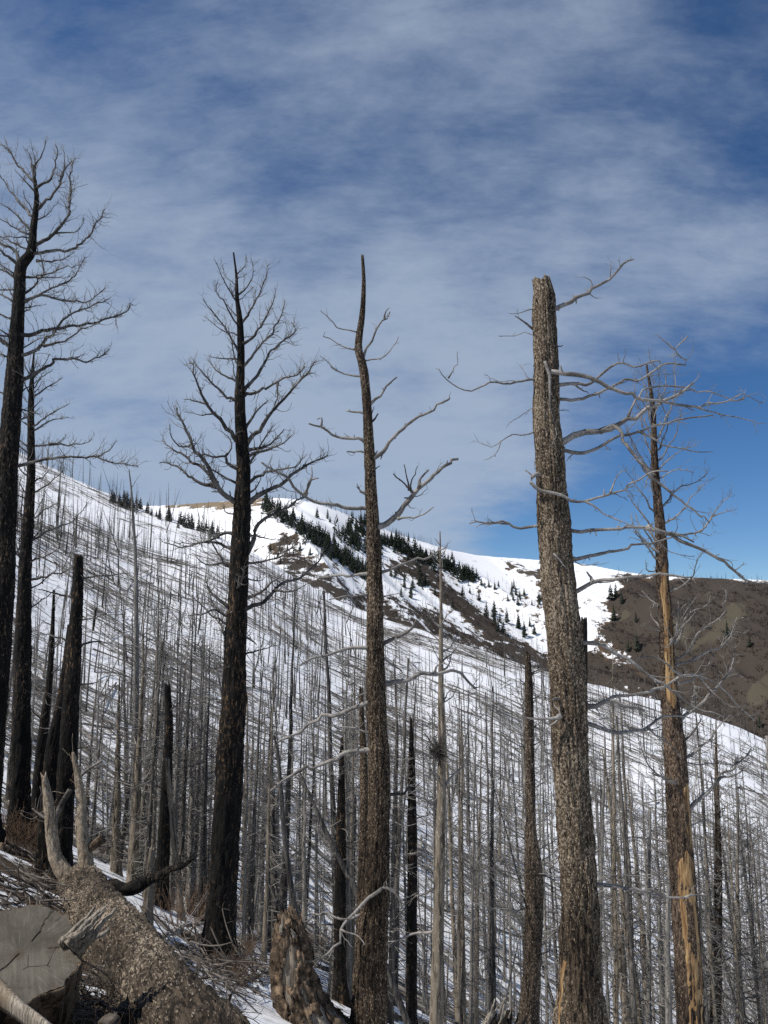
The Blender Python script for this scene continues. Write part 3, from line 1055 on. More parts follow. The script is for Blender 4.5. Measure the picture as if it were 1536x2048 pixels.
hero('charred_tree', 'slim charred tree rising close behind the big black pine at the left edge', 'tree', 22.0,
     [(68, 705, 3), (65, 746, 6), (63, 780, 10), (62, 831, 12), (62, 950, 15), (56, 1050, 20), (50, 1150, 24), (46, 1300, 30), (43, 1450, 34), (40, 1600, 38)],
     limB, M['char'], M['limb_dark'], 48, 0.15, 8, 5, extra=16, twig=1.6, tw_up=0.75, extra_len=1.4)

# --- C: the tall black pine in the left half
limC = parse(ZC, '''4: 502,450 430,330 390,240 375,200
5: 508,575 440,460 390,390 395,330
4: 515,645 450,620 390,590 330,540
6: 518,738 480,680 440,600 360,500 310,430
5: 515,786 400,775 345,765
6: 508,920 420,870 340,785
7: 500,1036 400,970 330,890 250,790
11: 512,1268 440,1170 370,1080 310,990 265,890 225,800
4: 385,1100 290,1110 220,1090
5: 340,1050 260,1030 200,1020
9: 515,1428 450,1390 440,1350 350,1355 260,1350
4: 445,1350 475,1310 460,1250 400,1200
7: 512,1514 440,1480 370,1440 300,1400
13: 500,1618 420,1560 380,1490 330,1400 270,1330 240,1270 190,1160 150,1070
9: 395,1515 290,1410 160,1330 70,1250
8: 390,1530 260,1495 200,1440 140,1410 60,1380
5: 245,1280 200,1300 130,1250 110,1170
8: 482,1885 400,1860 290,1860 180,1890 90,1860
7: 495,1803 440,1800 350,1840 250,1870 170,1860
9d: 485,2025 440,1975 330,1985 280,1950
5: 495,1692 450,1690 435,1640
4: 512,412 560,370 600,290 595,190
3: 512,292 550,240 570,190
6: 540,572 600,480 640,400 690,230
7: 545,696 620,630 700,500 740,380
7: 550,826 640,720 730,600 790,450
9: 550,962 640,860 690,760 830,640 840,570
8: 550,1002 640,970 740,920 850,880 910,830
11: 562,1296 640,1200 720,1080 830,970 920,880 965,800
5: 745,920 745,1000 725,1080
8: 562,1186 620,1090 690,1030
9: 578,1314 700,1290 790,1200
8: 582,1354 720,1310 830,1240
7: 575,1408 650,1290 720,1170
8: 582,1506 640,1460 760,1435 850,1420 890,1370
12: 580,1626 680,1560 800,1500 900,1400 1040,1345
7: 572,1984 660,1970 760,1940 840,1880
13: 555,1950 590,1850 640,1760 700,1720 800,1650 900,1600
5: 610,1820 680,1840 760,1840
5: 690,1690 760,1640 760,1590
5: 440,1790 400,1810 340,1830
5: 600,1560 640,1500 640,1460''') + parse(ZP, '''9d: 492,1198 525,1180 568,1151
11d: 492,1216 525,1206 551,1180 574,1164 604,1151 649,1108
5d: 551,1180 585,1183 620,1165
10: 457,1214 428,1193 415,1180 411,1167 418,1157
7: 453,1234 428,1222 408,1229 376,1230
8d: 460,1324 434,1325
5d: 458,1333 418,1340 400,1348
8d: 490,1270 506,1281 516,1290
5: 492,1155 520,1162 530,1155
5: 492,1305 515,1302 560,1290''')
hero('black_pine', 'tall fire-blackened pine with a full fan of bare branches, beside the fallen log', 'tree', 15.5,
     [(467, 505, 3), (472.6, 552, 5), (474, 597, 7.5), (479.5, 641, 11), (482, 696, 13), (481, 740, 15.5), (479.5, 792, 19), (481, 843, 21), (484.6, 894, 25), (487, 945, 27),
      (484.6, 1004, 30), (483, 1048, 33), (478, 1133, 35), (475, 1200, 37), (470, 1300, 41), (468, 1400, 46), (461, 1500, 50), (457, 1600, 52), (450, 1700, 55), (443, 1800, 57), (440, 1868, 59)],
     limC, M['char'], M['limb_dark'], 64, 0.17, 8, 7, extra=14, twig=1.8, tw_up=0.65, extra_len=1.3)

# --- D: the central snag
limD = parse(ZD, '''3.5: 455,540 390,518 340,512 300,475 235,420
4: 440,637 370,628 310,600 250,565 265,545
5: 480,800 400,792 330,765 295,745
3: 332,766 270,710 245,680
6.5: 480,715 500,640 540,580 580,500 650,435
4: 612,462 620,420 638,395
4: 500,703 600,685 650,640 695,570
7: 528,960 590,910 630,850 680,800
7: 490,1017 430,1005 385,1005
8: 490,1170 400,1160 320,1145 250,1105 170,1085
5: 238,1095 240,1040 215,1045
6d: 540,1066 555,1050 570,1018
6: 490,1240 440,1235 395,1245
9: 545,1280 620,1230 650,1170 720,1105 800,1040 905,985 995,912
14: 580,1690 660,1640 700,1600 750,1510 830,1430 920,1370 960,1320 1035,1280
7: 815,1450 820,1400 875,1345
5d: 770,1475 740,1440 660,1370
4d: 755,1465 740,1380 725,1315
4d: 762,1455 770,1390 805,1325
5: 690,1630 790,1620 890,1560
5d: 515,1684 470,1660 430,1620
5: 515,1484 470,1465 450,1440
4d: 550,1345 570,1330 585,1320''') + parse(ZP, '''9: 736,1019 700,1017 636,1004 604,988 577,958 551,942 520,924
6: 612,990 618,965 640,955
5: 608,989 625,960 622,935
8: 740,1149 697,1150 632,1159
7: 762,1143 795,1133 825,1121 860,1113 894,1092
4: 762,1194 795,1186
5: 740,1188 710,1190 658,1200
9: 742,1295 697,1299 649,1310 600,1326
10d: 764,1292 795,1274 821,1261 833,1237
6: 766,1314 782,1326 808,1343
11: 768,1368 811,1364 834,1349 870,1346 912,1343 951,1378
5: 870,1346 877,1330 900,1328
10: 736,1405 695,1420 646,1433 611,1459 554,1482
10: 736,1501 695,1510 646,1525 607,1539 588,1546 536,1580
5: 736,1388 718,1390 712,1380
5: 732,1462 712,1457 680,1455
9d: 776,1591 806,1588 819,1573
8f: 767,1775 740,1797 701,1832 681,1863 673,1891 634,1930
4n: 685,1858 712,1868 730,1885
9f: 773,1775 794,1789 804,1812
6: 724,1828 690,1840 640,1825 610,1845''')
hero('bark_clad_snag', 'tall crooked dead trunk with flaky brown bark and a bare snapped tip, in the centre', 'tree', 12.5,
     [(725, 512, 5), (727.5, 558, 7), (726.5, 600, 9), (724, 634, 11), (718.5, 671, 13), (717, 699, 14), (724, 726, 15), (729, 753, 16), (733.7, 805, 17), (736, 856, 19), (739.5, 917, 21), (742, 976, 22),
      (744.6, 1027, 24), (747, 1078, 27), (748.7, 1146, 29), (750, 1250, 32), (753, 1400, 36), (757, 1500, 39), (758, 1600, 42), (756, 1700, 45), (749, 1800, 52), (743, 1900, 60), (738, 2048, 68)],
     limD, M['fir2'], M['limb'], 80, 0.19, 12, 9, jag=0.05, extra=3, twig=0.35, tw_len=0.8, tipr=0.42, step=0.035, extra_len=0.5)

# --- E: the thick snag with a snapped top
limE = parse(ZE, '''12: 565,322 640,270 750,205 830,150 880,105 932,90
3: 476,310 420,330 355,338
8d: 480,406 420,370 385,348
2.5: 470,432 440,415 380,438 315,445
6d: 572,496 600,480
6: 482,636 400,650 260,655 180,680 110,650 70,625 42,595
3: 85,630 120,560 115,505
9f: 520,550 545,620 545,700 540,760 565,850
4f: 565,850 568,900 545,940
11f: 555,598 680,625 740,635 850,690 950,710 1050,735 1200,745 1330,740 1420,720
4n: 1200,745 1280,775 1400,800 1530,840
9: 580,652 700,655 780,620 860,565 940,580 1000,550 1050,535
5n: 650,662 690,680 720,695
8: 580,730 700,715 800,680 860,640 980,615 1070,580 1160,575 1165,555 1105,500 1170,440
3n: 1105,500 1070,460 1030,435
16: 592,925 660,890 780,870 850,840 920,800 1000,765 1060,745 1130,710 1190,650
9: 608,965 700,960 780,925 850,895 950,875 1060,840 1150,810 1270,790
9n: 790,862 830,845 855,890 920,980 1000,1060 1090,1140 1190,1225 1260,1280
5n: 910,790 940,710 990,675 1080,665 1200,680 1330,710 1510,725
5n: 950,880 1060,930 1190,960 1270,965
9f: 490,1062 465,1100 500,1130 600,1165 650,1190 760,1170 870,1140 980,1080 1080,1060
7: 495,1075 460,1065 425,1042
4n: 700,1190 800,1245 900,1280 960,1310 1050,1330
4n: 820,1150 850,1080 890,1045 
8: 500,1300 430,1315 370,1305 345,1280 270,1285 180,1280
4n: 350,1285 270,1292 210,1300
10: 625,1322 720,1325 870,1305 1000,1305 1100,1335 1200,1360
10: 628,1444 740,1430 850,1400 1000,1380 1110,1355
9n: 980,1312 1100,1350 1220,1400 1320,1460 1430,1535 1536,1555 1700,1600
11: 660,1600 700,1580 740,1560 850,1540 1000,1525 1200,1525
8n: 742,1556 728,1530 710,1510
4: 485,862 430,885 370,890 300,935 225,915
2.5n: 335,908 300,970 245,1005
2: 478,765 420,795 360,830
3: 590,775 630,780
3: 475,1005 470,1050
3n: 780,1160 790,1130
7f: 560,1425 590,1460 622,1492
3n: 1000,1330 1100,1420 1200,1440''') + parse(Z36, '''10: 372,1182 520,1210 640,1270 740,1330 850,1410 930,1465 1000,1520 1110,1585 1270,1635
4n: 420,1110 560,1180 640,1265
14: 390,1562 470,1580 530,1550 600,1545 650,1570 760,1580
7n: 545,1545 580,1512 700,1505 770,1480 880,1450 930,1440 1000,1390 1100,1400 1250,1470 1440,1660
11: 410,1688 520,1710 640,1735 780,1710 830,1660 900,1630 1010,1640
5n: 780,1710 850,1750 950,1830 1010,1900
8f: 215,1525 200,1570 270,1635
7n: 268,1640 150,1650 10,1640
4n: 270,1640 220,1680 130,1760
4: 200,1240 160,1235 130,1270
5n: 1000,1390 900,1310 790,1270 700,1280
4n: 1100,1400 1250,1540 1440,1600''') + parse(Z93, '''10: 655,684 780,690 850,710 1000,750 1110,765
4n: 1100,765 1140,740 1240,750 1330,790
4: 500,640 440,650 370,630''')
E_root, E_C, E_R, E_tk = hero('broken_top_snag', 'thick rough-barked dead trunk with a snapped flat top and long grey branches', 'tree', 10.0,
     [(1083, 562, 33), (1087, 585, 38), (1088, 603, 42), (1090, 678, 44), (1093, 744, 47), (1093, 832, 49), (1099, 898, 54), (1104, 986, 57), (1108, 1052, 60), (1112, 1118, 60), (1119, 1180, 63), (1129, 1290, 66),
      (1137, 1388, 69), (1140, 1486, 68), (1143, 1560, 66), (1152, 1695, 68), (1160, 1851, 72), (1161, 1969, 80), (1162, 2048, 96)],
     limE, M['fir'], M['limb'], 110, 0.19, 13, 11, jag=0.10, extra=0, twig=0.42, tw_len=0.8, tipr=0.3, step=0.028, flare=0.25, tw_up=0.25, dyk=0.3)

# --- F: the right hand tree with exposed orange wood
limF = parse(ZE, '''4: 1008,905 960,800 930,700 925,620
4: 1003,842 980,740 985,640
5: 1018,1085 960,1000 915,900 890,840
5: 1028,1185 990,1080 940,980 910,900
5: 1022,1255 960,1150 900,1080 880,1050
5: 1022,1315 940,1220 890,1130
5: 1022,1388 960,1300 930,1250
6: 1040,1455 1000,1420 975,1380 930,1320
4: 1018,792 1060,700 1075,620 1070,580
5: 1026,905 1080,800 1110,680 1105,590
4: 1032,1005 1100,920 1140,820 1150,760
4: 1035,1045 1130,960 1220,930
4: 1040,1085 1130,1040 1200,1060
5: 1050,1225 1120,1140 1200,1100 1260,1050
5: 1055,1295 1130,1250 1180,1180 1250,1100
6: 1062,1335 1150,1340 1240,1310 1300,1220 1370,1140
3n: 1280,1250 1340,1240 1400,1220
3: 1010,820 990,700 960,600 955,560
3: 1012,840 1040,740 1040,640 1030,560
3: 1006,780 1015,680 1000,560
4: 1022,1000 980,900 950,800 960,720
4: 1030,950 1070,880 1090,780 1130,700''') + parse(Z36, '''5: 930,885 1000,840 1070,790 1090,720 1130,620
5: 945,1025 1030,950 1120,900
6: 945,1205 1000,1130 1050,1000 1130,960 1180,900
6: 955,1305 1050,1240 1100,1150 1240,1020 1280,860
6: 960,1335 1060,1290 1180,1230 1260,1200 1340,1040
5: 968,1445 1100,1390 1160,1330 1200,1260
8: 990,1668 1100,1580 1160,1500 1270,1420 1310,1280 1330,1220
6d: 1000,1795 1090,1720 1130,1610
5: 880,965 800,910 755,870
4: 890,1118 830,1100 760,1080
5d: 900,1565 830,1500
5: 870,700 830,750 790,740 780,680
4: 930,1090 1000,1060 1040,990 1100,900''') + parse(Z12, '''8: 1015,980 1130,900 1200,830 1300,710
10: 1030,1340 1090,1240 1150,1180 1250,1080 1380,980 1430,910
4: 1030,1002 1130,1005 1320,1015
5n: 1240,1090 1330,1080 1420,1010
5d: 912,1088 860,1075 800,1050
6: 930,1485 850,1465 780,1460 660,1460
5d: 910,1000 890,950 885,900
4: 1035,1390 1090,1380 1140,1345''')
F_root, F_C, F_R, F_tk = hero('peeling_snag', 'dead tree with strips of orange wood showing through its bark, near the right edge', 'tree', 14.0,
     [(1293, 728, 3), (1302, 788, 7), (1307, 832, 9), (1308, 898, 12), (1312, 964, 15), (1318, 1030, 18), (1323, 1096, 22), (1326, 1175, 24), (1331, 1225, 25), (1336, 1356, 29), (1345, 1453, 36), (1350, 1500, 41), (1361, 1695, 45),
      (1372, 1851, 49), (1382, 2047, 51)],
     limF, M['fir_red'], M['limb'], 64, 0.15, 8, 13, extra=12, twig=1.3, tw_up=0.75, step=0.04, extra_len=1.1)


def strip(root, C, R, za, zb, a0, a1, name, label, mat, seed, sides=22):
    """a bare-wood strip lying a little proud of the trunk where the bark has gone; angles 0 = right, -90 = towards the camera"""
    org = np.array(root.location)
    sel = (C[:, 2] > za) & (C[:, 2] < zb)
    c, r = C[sel], R[sel]
    n = len(c)
    t = np.linspace(0, 1, n)
    wv = (fbm(t * 5 + seed, 0.5, seed, 3) - 0.5) * 30
    wv2 = (fbm(t * 6 + seed, 3.5, seed, 3) - 0.5) * 34
    pinch = np.clip(np.minimum(t, 1 - t) / 0.07, 0.05, 1)
    mid_ = (a0 + a1) / 2
    A0 = np.radians(mid_ + (a0 + wv - mid_) * pinch)
    A1 = np.radians(mid_ + (a1 + wv2 - mid_) * pinch)
    k = np.linspace(0, 1, sides)
    AN = A0[:, None] * (1 - k) + A1[:, None] * k
    s = t * (zb - za)
    lift = np.clip(np.minimum(k, 1 - k) / 0.12, 0, 1)[None, :]
    rr = r[:, None] * (0.99 + 0.06 * lift + 0.10 * (fbm(AN * 5, s[:, None] * 1.6, seed, 3) - 0.5))
    rr = np.where(lift < 0.01, r[:, None] * 0.86, rr)
    V = c[:, None, :] + rr[..., None] * np.stack([np.cos(AN), np.sin(AN), 0 * AN], -1)
    idx = np.arange(n * sides).reshape(n, sides)
    q = np.stack([idx[:-1, :-1], idx[:-1, 1:], idx[1:, 1:], idx[1:, :-1]], -1).reshape(-1, 4)
    mb = MB()
    mb.add(V.reshape(-1, 3), q)
    o = mb.obj(name, mat, root, org)
    o['label'] = label
    return o


zF = lambda py: float(at(1350, py, 14.0)[2])
strip(F_root, F_C, F_R, zF(2080), zF(1690), -130, -32, 'bare_wood', 'wide orange strip of bare wood low on the trunk', M['orange'], 2.0)
strip(F_root, F_C, F_R, zF(1700), zF(1560), -75, -28, 'bare_wood', 'narrow orange strip of bare wood', M['orange'], 5.0)
strip(F_root, F_C, F_R, zF(1420), zF(1130), -135, -42, 'bare_wood', 'orange strip of bare wood high on the trunk', M['orange'], 8.0)
zE = lambda py: float(at(1160, py, 10.0)[2])
strip(E_root, E_C, E_R, zE(2120), zE(1905), -195, -150, 'bare_wood', 'orange bare wood at the foot of the trunk', M['orange'], 3.0)

# ------------------------------------------------------------------ other trees that can be told apart
def strunk(px0, rows):
    return rows


limG = parse(ZP, '''6: 150,1196 118,1190 72,1178
6d: 160,1290 190,1284 222,1288
5: 162,1157 210,1150 262,1145
6: 146,1290 110,1275 65,1260
6d: 157,1371 180,1368 204,1363
4: 152,1240 190,1235 230,1215
4: 140,1420 110,1415 80,1405
4: 150,1500 185,1490''')
hero('charred_snag', 'charred snag with its top broken off square, standing behind the fallen log', 'tree', 15.8,
     [(157, 1114, 17), (156, 1150, 20), (154, 1200, 22), (148, 1300, 26), (143, 1400, 30), (137, 1500, 33), (130, 1600, 35), (122, 1735, 37)],
     limG, M['char'], M['limb_dark'], 48, 0.16, 7, 21, jag=0.10, twig=0.7, tw_len=0.7)
hero('charred_snag', 'leaning charred trunk close against the left side of the square-topped snag', 'tree', 16.6,
     [(140, 1250, 9), (134, 1320, 15), (127, 1390, 21), (115, 1450, 24), (106, 1500, 26), (98, 1590, 29), (92, 1690, 31)],
     parse(ZP, '4: 122,1400 90,1385 66,1390; 4: 112,1460 80,1455; 4: 136,1310 170,1290'), M['char'], M['limb_dark'], 44, 0.16, 7, 23, jag=0.06, twig=0.6)
hero('charred_snag', 'dark trunk behind the slim charred tree, in the shade at left', 'tree', 26.0,
     [(108, 1180, 4), (104, 1280, 9), (98, 1370, 13), (88, 1450, 18), (80, 1540, 22), (74, 1620, 24)],
     parse(ZP, '3: 102,1300 130,1280 150,1285; 3: 100,1250 75,1235; 3: 96,1390 130,1375; 3: 104,1220 120,1190'), M['char'], M['limb_dark'], 32, 0.14, 6, 25, extra=8, twig=0.8)
hero('thin_pole', 'very tall thin grey dead pole poking above the ridge, left of the black pine', 'tree', 24.0,
     [(258, 938, 1.5), (263, 985, 4), (267, 1050, 5.5), (271, 1120, 7), (273, 1250, 9), (272, 1400, 12), (270, 1500, 14), (267, 1620, 16), (265, 1720, 17)],
     parse(ZP, '2: 262,975 270,965 280,950; 2: 269,1080 285,1060; 2: 270,1130 250,1110; 2: 272,1180 292,1160; 2: 272,1230 250,1215; 2: 273,1300 295,1290; 2: 271,1340 245,1335'),
     M['pole_grey'], M['limb'], 28, 0.08, 5, 27, extra=10, twig=0.7, extra_len=0.5)
hero('charred_snag', 'short black snag with a rusty broken tip, left of the black pine', 'tree', 21.0,
     [(335, 1370, 10), (336, 1400, 13), (338, 1450, 16), (335, 1530, 19), (331, 1620, 22), (325, 1735, 25)],
     parse(ZP, '3d: 342,1420 365,1400 380,1398; 3d: 342,1470 370,1455; 3d: 330,1500 305,1490; 3: 344,1530 375,1515'), M['char'], M['limb_dark'], 36, 0.15, 7, 29, jag=0.1, extra=6, twig=0.9, extra_len=0.6)
limJ = parse(Z69, '''4: 860,720 830,690 800,640
4: 862,900 900,840 880,780
5: 865,1080 900,1020 950,980
5: 858,1090 800,1020 770,940
5: 865,1250 920,1210 970,1130
5: 866,1310 930,1250 980,1190
4: 860,1180 800,1130 760,1090
4: 860,660 880,640 890,620
3: 860,580 840,550 828,540''') + parse(Z50, '''5d: 1170,640 1110,570 1070,500
6: 1190,840 1230,780 1310,710 1330,680
5: 1165,900 1120,940 1050,910 1000,880
5: 1180,130 1220,90 1250,0
5: 1175,280 1140,250 1090,220
4: 1185,330 1240,250 1260,200''') + parse(Z40, '''6: 1200,705 1150,730 1095,750 1070,790
7: 1205,930 1100,940 1010,970 960,975
5: 1205,290 1150,260 1080,225
4: 1215,690 1160,650 1110,620
4: 1235,700 1290,660 1330,640''')
J_root, J_C, J_R, J_tk = hero('grey_snag', 'straight grey dead tree with a dark twig clump halfway up, right of the central snag', 'tree', 15.0,
     [(880, 1062, 2), (881, 1120, 4), (882, 1200, 6), (882, 1300, 8.5), (882, 1400, 11.5), (884, 1500, 15), (882, 1600, 17), (880, 1700, 19), (878, 1800, 21), (876, 1900, 23), (872, 2048, 27)],
     limJ, M['pole_tan'], M['limb'], 44, 0.14, 7, 31, extra=8, twig=0.7, extra_len=0.7)
limK = parse(Z69, '''3: 1420,1375 1460,1350 1536,1345
3: 1390,1350 1330,1290 1290,1260
3: 1385,1440 1330,1400''') + parse(Z12, '''4: 85,455 130,440 180,425
3: 80,610 130,590 170,580
3: 40,520 0,500
3: 90,790 150,740
3: 45,870 0,850
4: 100,890 150,870''') + parse(Z93, '''6: 365,630 410,645 480,670
3: 300,420 260,400
3: 330,250 370,220''')
hero('kinked_snag', 'dark dead trunk with a swollen kink low down, left of the thick snag', 'tree', 16.0,
     [(1055, 1312, 10), (1057, 1360, 14), (1058, 1400, 16), (1059, 1500, 18), (1061, 1600, 19), (1062, 1660, 21), (1066, 1720, 31), (1069, 1780, 35), (1067, 1860, 34), (1064, 1940, 34), (1056, 2048, 40)],
     limK, M['fir2'], M['limb_dark'], 44, 0.16, 8, 33, jag=0.12, extra=3, twig=0.6, extra_len=0.5)
hero('dark_trunk', 'dark broken trunk standing tight behind the thick broken-topped snag', 'tree', 11.2,
     [(1168, 1240, 11), (1168, 1300, 13), (1167, 1400, 14), (1166, 1500, 15), (1166, 1640, 16), (1168, 1800, 17), (1170, 2048, 18)],
     [], M['char'], M['limb_dark'], 32, 0.15, 7, 35, jag=0.08)
hero('slim_trunk', 'slim brown trunk standing close behind the left side of the central snag', 'tree', 15.0,
     [(722, 1380, 8), (724, 1450, 11), (727, 1520, 15), (728, 1600, 17), (727, 1700, 18), (722, 1850, 20), (716, 2030, 22)],
     parse(ZP, '3: 722,1440 690,1420; 3: 720,1560 690,1545 670,1550'), M['fir2'], M['limb'], 36, 0.14, 7, 37, jag=0.1, extra=2, twig=0.4, extra_len=0.4)
hero('bent_sapling', 'dark bent sapling trunk leaning left above the rotten stump', 'tree', 17.0,
     [(548, 1470, 4), (556, 1510, 6), (560, 1560, 8), (565, 1620, 9), (571, 1690, 10), (580, 1760, 11), (591, 1830, 13), (594, 1872, 14)],
     parse(ZP, '3: 557,1515 535,1490; 4: 563,1650 590,1640 620,1620 640,1600; 3: 575,1725 540,1740 515,1755; 3: 560,1570 590,1555'), M['pole_dark'], M['limb'], 28, 0.08, 5, 39, twig=0.8, flare=0.2)
hero('leaning_pole', 'dark dead pole leaning steeply left against its neighbours, left of the central snag', 'tree', 20.0,
     [(598, 1540, 4), (612, 1575, 6), (628, 1610, 7.5), (648, 1655, 9), (672, 1705, 10), (698, 1755, 11), (716, 1792, 12)],
     parse(ZP, '3: 625,1608 600,1600; 3: 650,1660 680,1640; 2: 612,1580 640,1560'), M['pole_dark'], M['limb'], 24, 0.06, 5, 41, twig=0.8, flare=0.2)
hero('burned_tree', 'thick black trunk in the stand just left of the central snag', 'tree', 21.0,
     [(684, 1480, 6), (683, 1560, 13), (682, 1640, 18), (681, 1740, 21), (680, 1840, 23), (680, 1915, 24)],
     parse(ZP, '3d: 684,1590 710,1575; 3d: 680,1700 650,1690'), M['char'], M['limb_dark'], 32, 0.15, 7, 43, jag=0.15, extra=4, twig=0.6, extra_len=0.5)
hero('burned_tree', 'black burned trunk between the central snag and the straight grey dead tree', 'tree', 22.0,
     [(822, 1440, 5), (823, 1520, 12), (824, 1600, 16), (825, 1700, 18), (824, 1850, 20)],
     parse(ZP, '3d: 822,1580 850,1560; 3d: 826,1640 860,1630'), M['char'], M['limb_dark'], 32, 0.15, 7, 45, jag=0.15, extra=5, twig=0.6, extra_len=0.5)
hero('dead_tree', 'dead tree with dark bark and drooping twigs, rightmost large trunk beyond the peeling snag', 'tree', 22.0,
     [(1432, 1440, 2), (1432, 1500, 5), (1434, 1600, 9), (1436, 1700, 13), (1436, 1800, 16), (1434, 1900, 18), (1430, 2048, 21)],
     [], M['fir2'], M['limb'], 32, 0.13, 6, 47, extra=26, twig=0.9, extra_len=0.8)

# twig clump (old nest) held by the straight grey tree: part of that tree
rs = np.random.RandomState(3)
c0 = at(874, 1506, 14.85)
mb = MB()
m = 160
d = rs.normal(0, 1, (m, 3)) + np.array([0, 0, 0.8])
P = twig_paths(c0 + rs.normal(0, 0.05, (m, 3)), d, rs.uniform(0.1, 0.42, m), 5, 0.3, 0.3, rs)
tubes(mb, P, np.full((m, 1), 0.007) * np.linspace(1, 0.5, 5)[None], 3)
o = mb.obj('crown', M['limb_dark'], J_root, np.array(J_root.location))
o['label'] = 'dark clump of dead twigs against the trunk'
o['kind'] = 'stuff'


# ------------------------------------------------------------------ prototypes of the burnt stand
def proto_tree(kind, H, r, seed, barkm, twigm):
    rs = np.random.RandomState(seed)
    n = 22
    t = np.linspace(0, 1, n)
    sway = np.cumsum(rs.normal(0, 0.02, (n, 2)), axis=0) * t[:, None] + rs.normal(0, 0.12, 2)[None] * t[:, None] ** 2
    C = np.column_stack([sway * (H / 11.0), t * (H + 0.5) - 0.5])
    top = {'broken': 0.6, 'pole': 0.25}.get(kind, 0.10)
    R = r * (1 + (top - 1) * t ** 0.85) * (1 + 0.06 * rs.normal(0, 1, n))
    R[:2] *= np.array([1.35, 1.18])
    mb = MB()
    V, q, tt = bark_tube(smooth_line(C, 60), np.interp(np.linspace(0, 1, 60), t, R), 9, 0.09, seed, 5, 0.16 if kind == 'broken' else 0)
    mb.add(V, q, tt)
    root = empty('dead_tree', (0, 0, 0), 'x', 'tree')
    a = mb.obj('trunk', barkm, root)
    nb = {'pole': 34, 'whisker': 130, 'branched': 62, 'broken': 36, 'bushy': 110}[kind]
    lo = {'pole': 0.25, 'whisker': 0.12, 'branched': 0.30, 'broken': 0.2, 'bushy': 0.3}[kind]
    f = lo + (0.97 - lo) * rs.rand(nb)
    base = np.column_stack([np.interp(f, t, C[:, k]) for k in range(3)])
    az = rs.rand(nb) * 2 * math.pi
    rise = {'pole': -0.1, 'whisker': -0.25, 'branched': 0.35, 'broken': 0.0, 'bushy': 0.1}[kind]
    d = np.column_stack([np.cos(az), np.sin(az), rise + rs.normal(0, 0.25, nb)])
    lm = {'pole': 0.6, 'whisker': 1.15, 'branched': 2.1, 'broken': 0.9, 'bushy': 1.8}[kind]
    ln = lm * (0.25 + 0.75 * rs.rand(nb)) * (1.15 - 0.75 * f) * (H / 11.0)
    mb = MB()
    upk = {'branched': 0.75, 'bushy': 0.3}.get(kind, 0.05)
    P1 = twig_paths(base, d, ln, 6, upk, 0.13, rs)
    tubes(mb, P1, np.clip(ln * 0.017, 0.009, 0.024)[:, None] * np.linspace(1, 0.3, 6)[None], 4)
    k2 = {'pole': 2, 'whisker': 4, 'branched': 8, 'broken': 3, 'bushy': 8}[kind] * nb
    pk, pj = rs.randint(0, nb, k2), rs.randint(1, 6, k2)
    d2 = P1[pk, pj] - P1[pk, pj - 1]
    d2 = d2 / (np.linalg.norm(d2, axis=1, keepdims=True) + 1e-9) + rs.normal(0, 0.55, (k2, 3))
    P2 = twig_paths(P1[pk, pj], d2, ln[pk] * (0.15 + 0.35 * rs.rand(k2)), 4, upk, 0.2, rs)
    tubes(mb, P2, np.full((k2, 1), 0.0075) * np.linspace(1, 0.6, 4)[None], 3, cap=False)
    b = mb.obj('crown', twigm, root)
    KIDS[root.name] = [a, b]
    root['pk'] = kind
    return root, H, r


kinds = ['pole', 'whisker', 'branched', 'whisker', 'bushy', 'broken', 'whisker', 'branched', 'pole', 'bushy', 'whisker', 'broken']
mats = ['pole_grey', 'pole_dark', 'pole_grey', 'pole_tan', 'pole_dark', 'char', 'pole_grey', 'pole_tan', 'pole_dark', 'pole_grey', 'pole_dark', 'pole_tan']
protos = []
for i, k in enumerate(kinds):
    H = 11.0 if k != 'broken' else 6.0
    protos.append(proto_tree(k, H, (0.14, 0.12, 0.13, 0.145, 0.12, 0.18, 0.10, 0.15, 0.11, 0.13, 0.14, 0.17)[i], 50 + i, M[mats[i]], M['twig']) + (k, mats[i]))
KTXT = {'pole': 'nearly branchless dead pole', 'whisker': 'dead tree bristling with short twigs', 'branched': 'dead tree with upswept bare branches',
        'broken': 'short dead trunk with broken top', 'bushy': 'dead tree with tangled fine branches'}
CTXT = {'pole_grey': 'grey', 'pole_dark': 'dark', 'pole_tan': 'tan', 'char': 'blackened'}
ZONES = [(95, 'behind the two black trunks at left'), (200, 'behind the square-topped snag'), (275, 'around the very tall thin pole'), (340, 'beside the rusty-tipped black snag'),
         (440, 'just left of the black pine'), (560, 'just right of the black pine'), (640, 'behind the bent sapling'), (735, 'left of the central snag'),
         (850, 'right of the central snag'), (960, 'around the straight grey tree'), (1060, 'left of the kinked snag'), (1150, 'left of the thick snag'),
         (1260, 'right of the thick snag'), (1370, 'left of the peeling snag'), (1450, 'right of the peeling snag'), (9999, 'at the right photo edge')]


def zone(px):
    return next(t for x, t in ZONES if px < x)


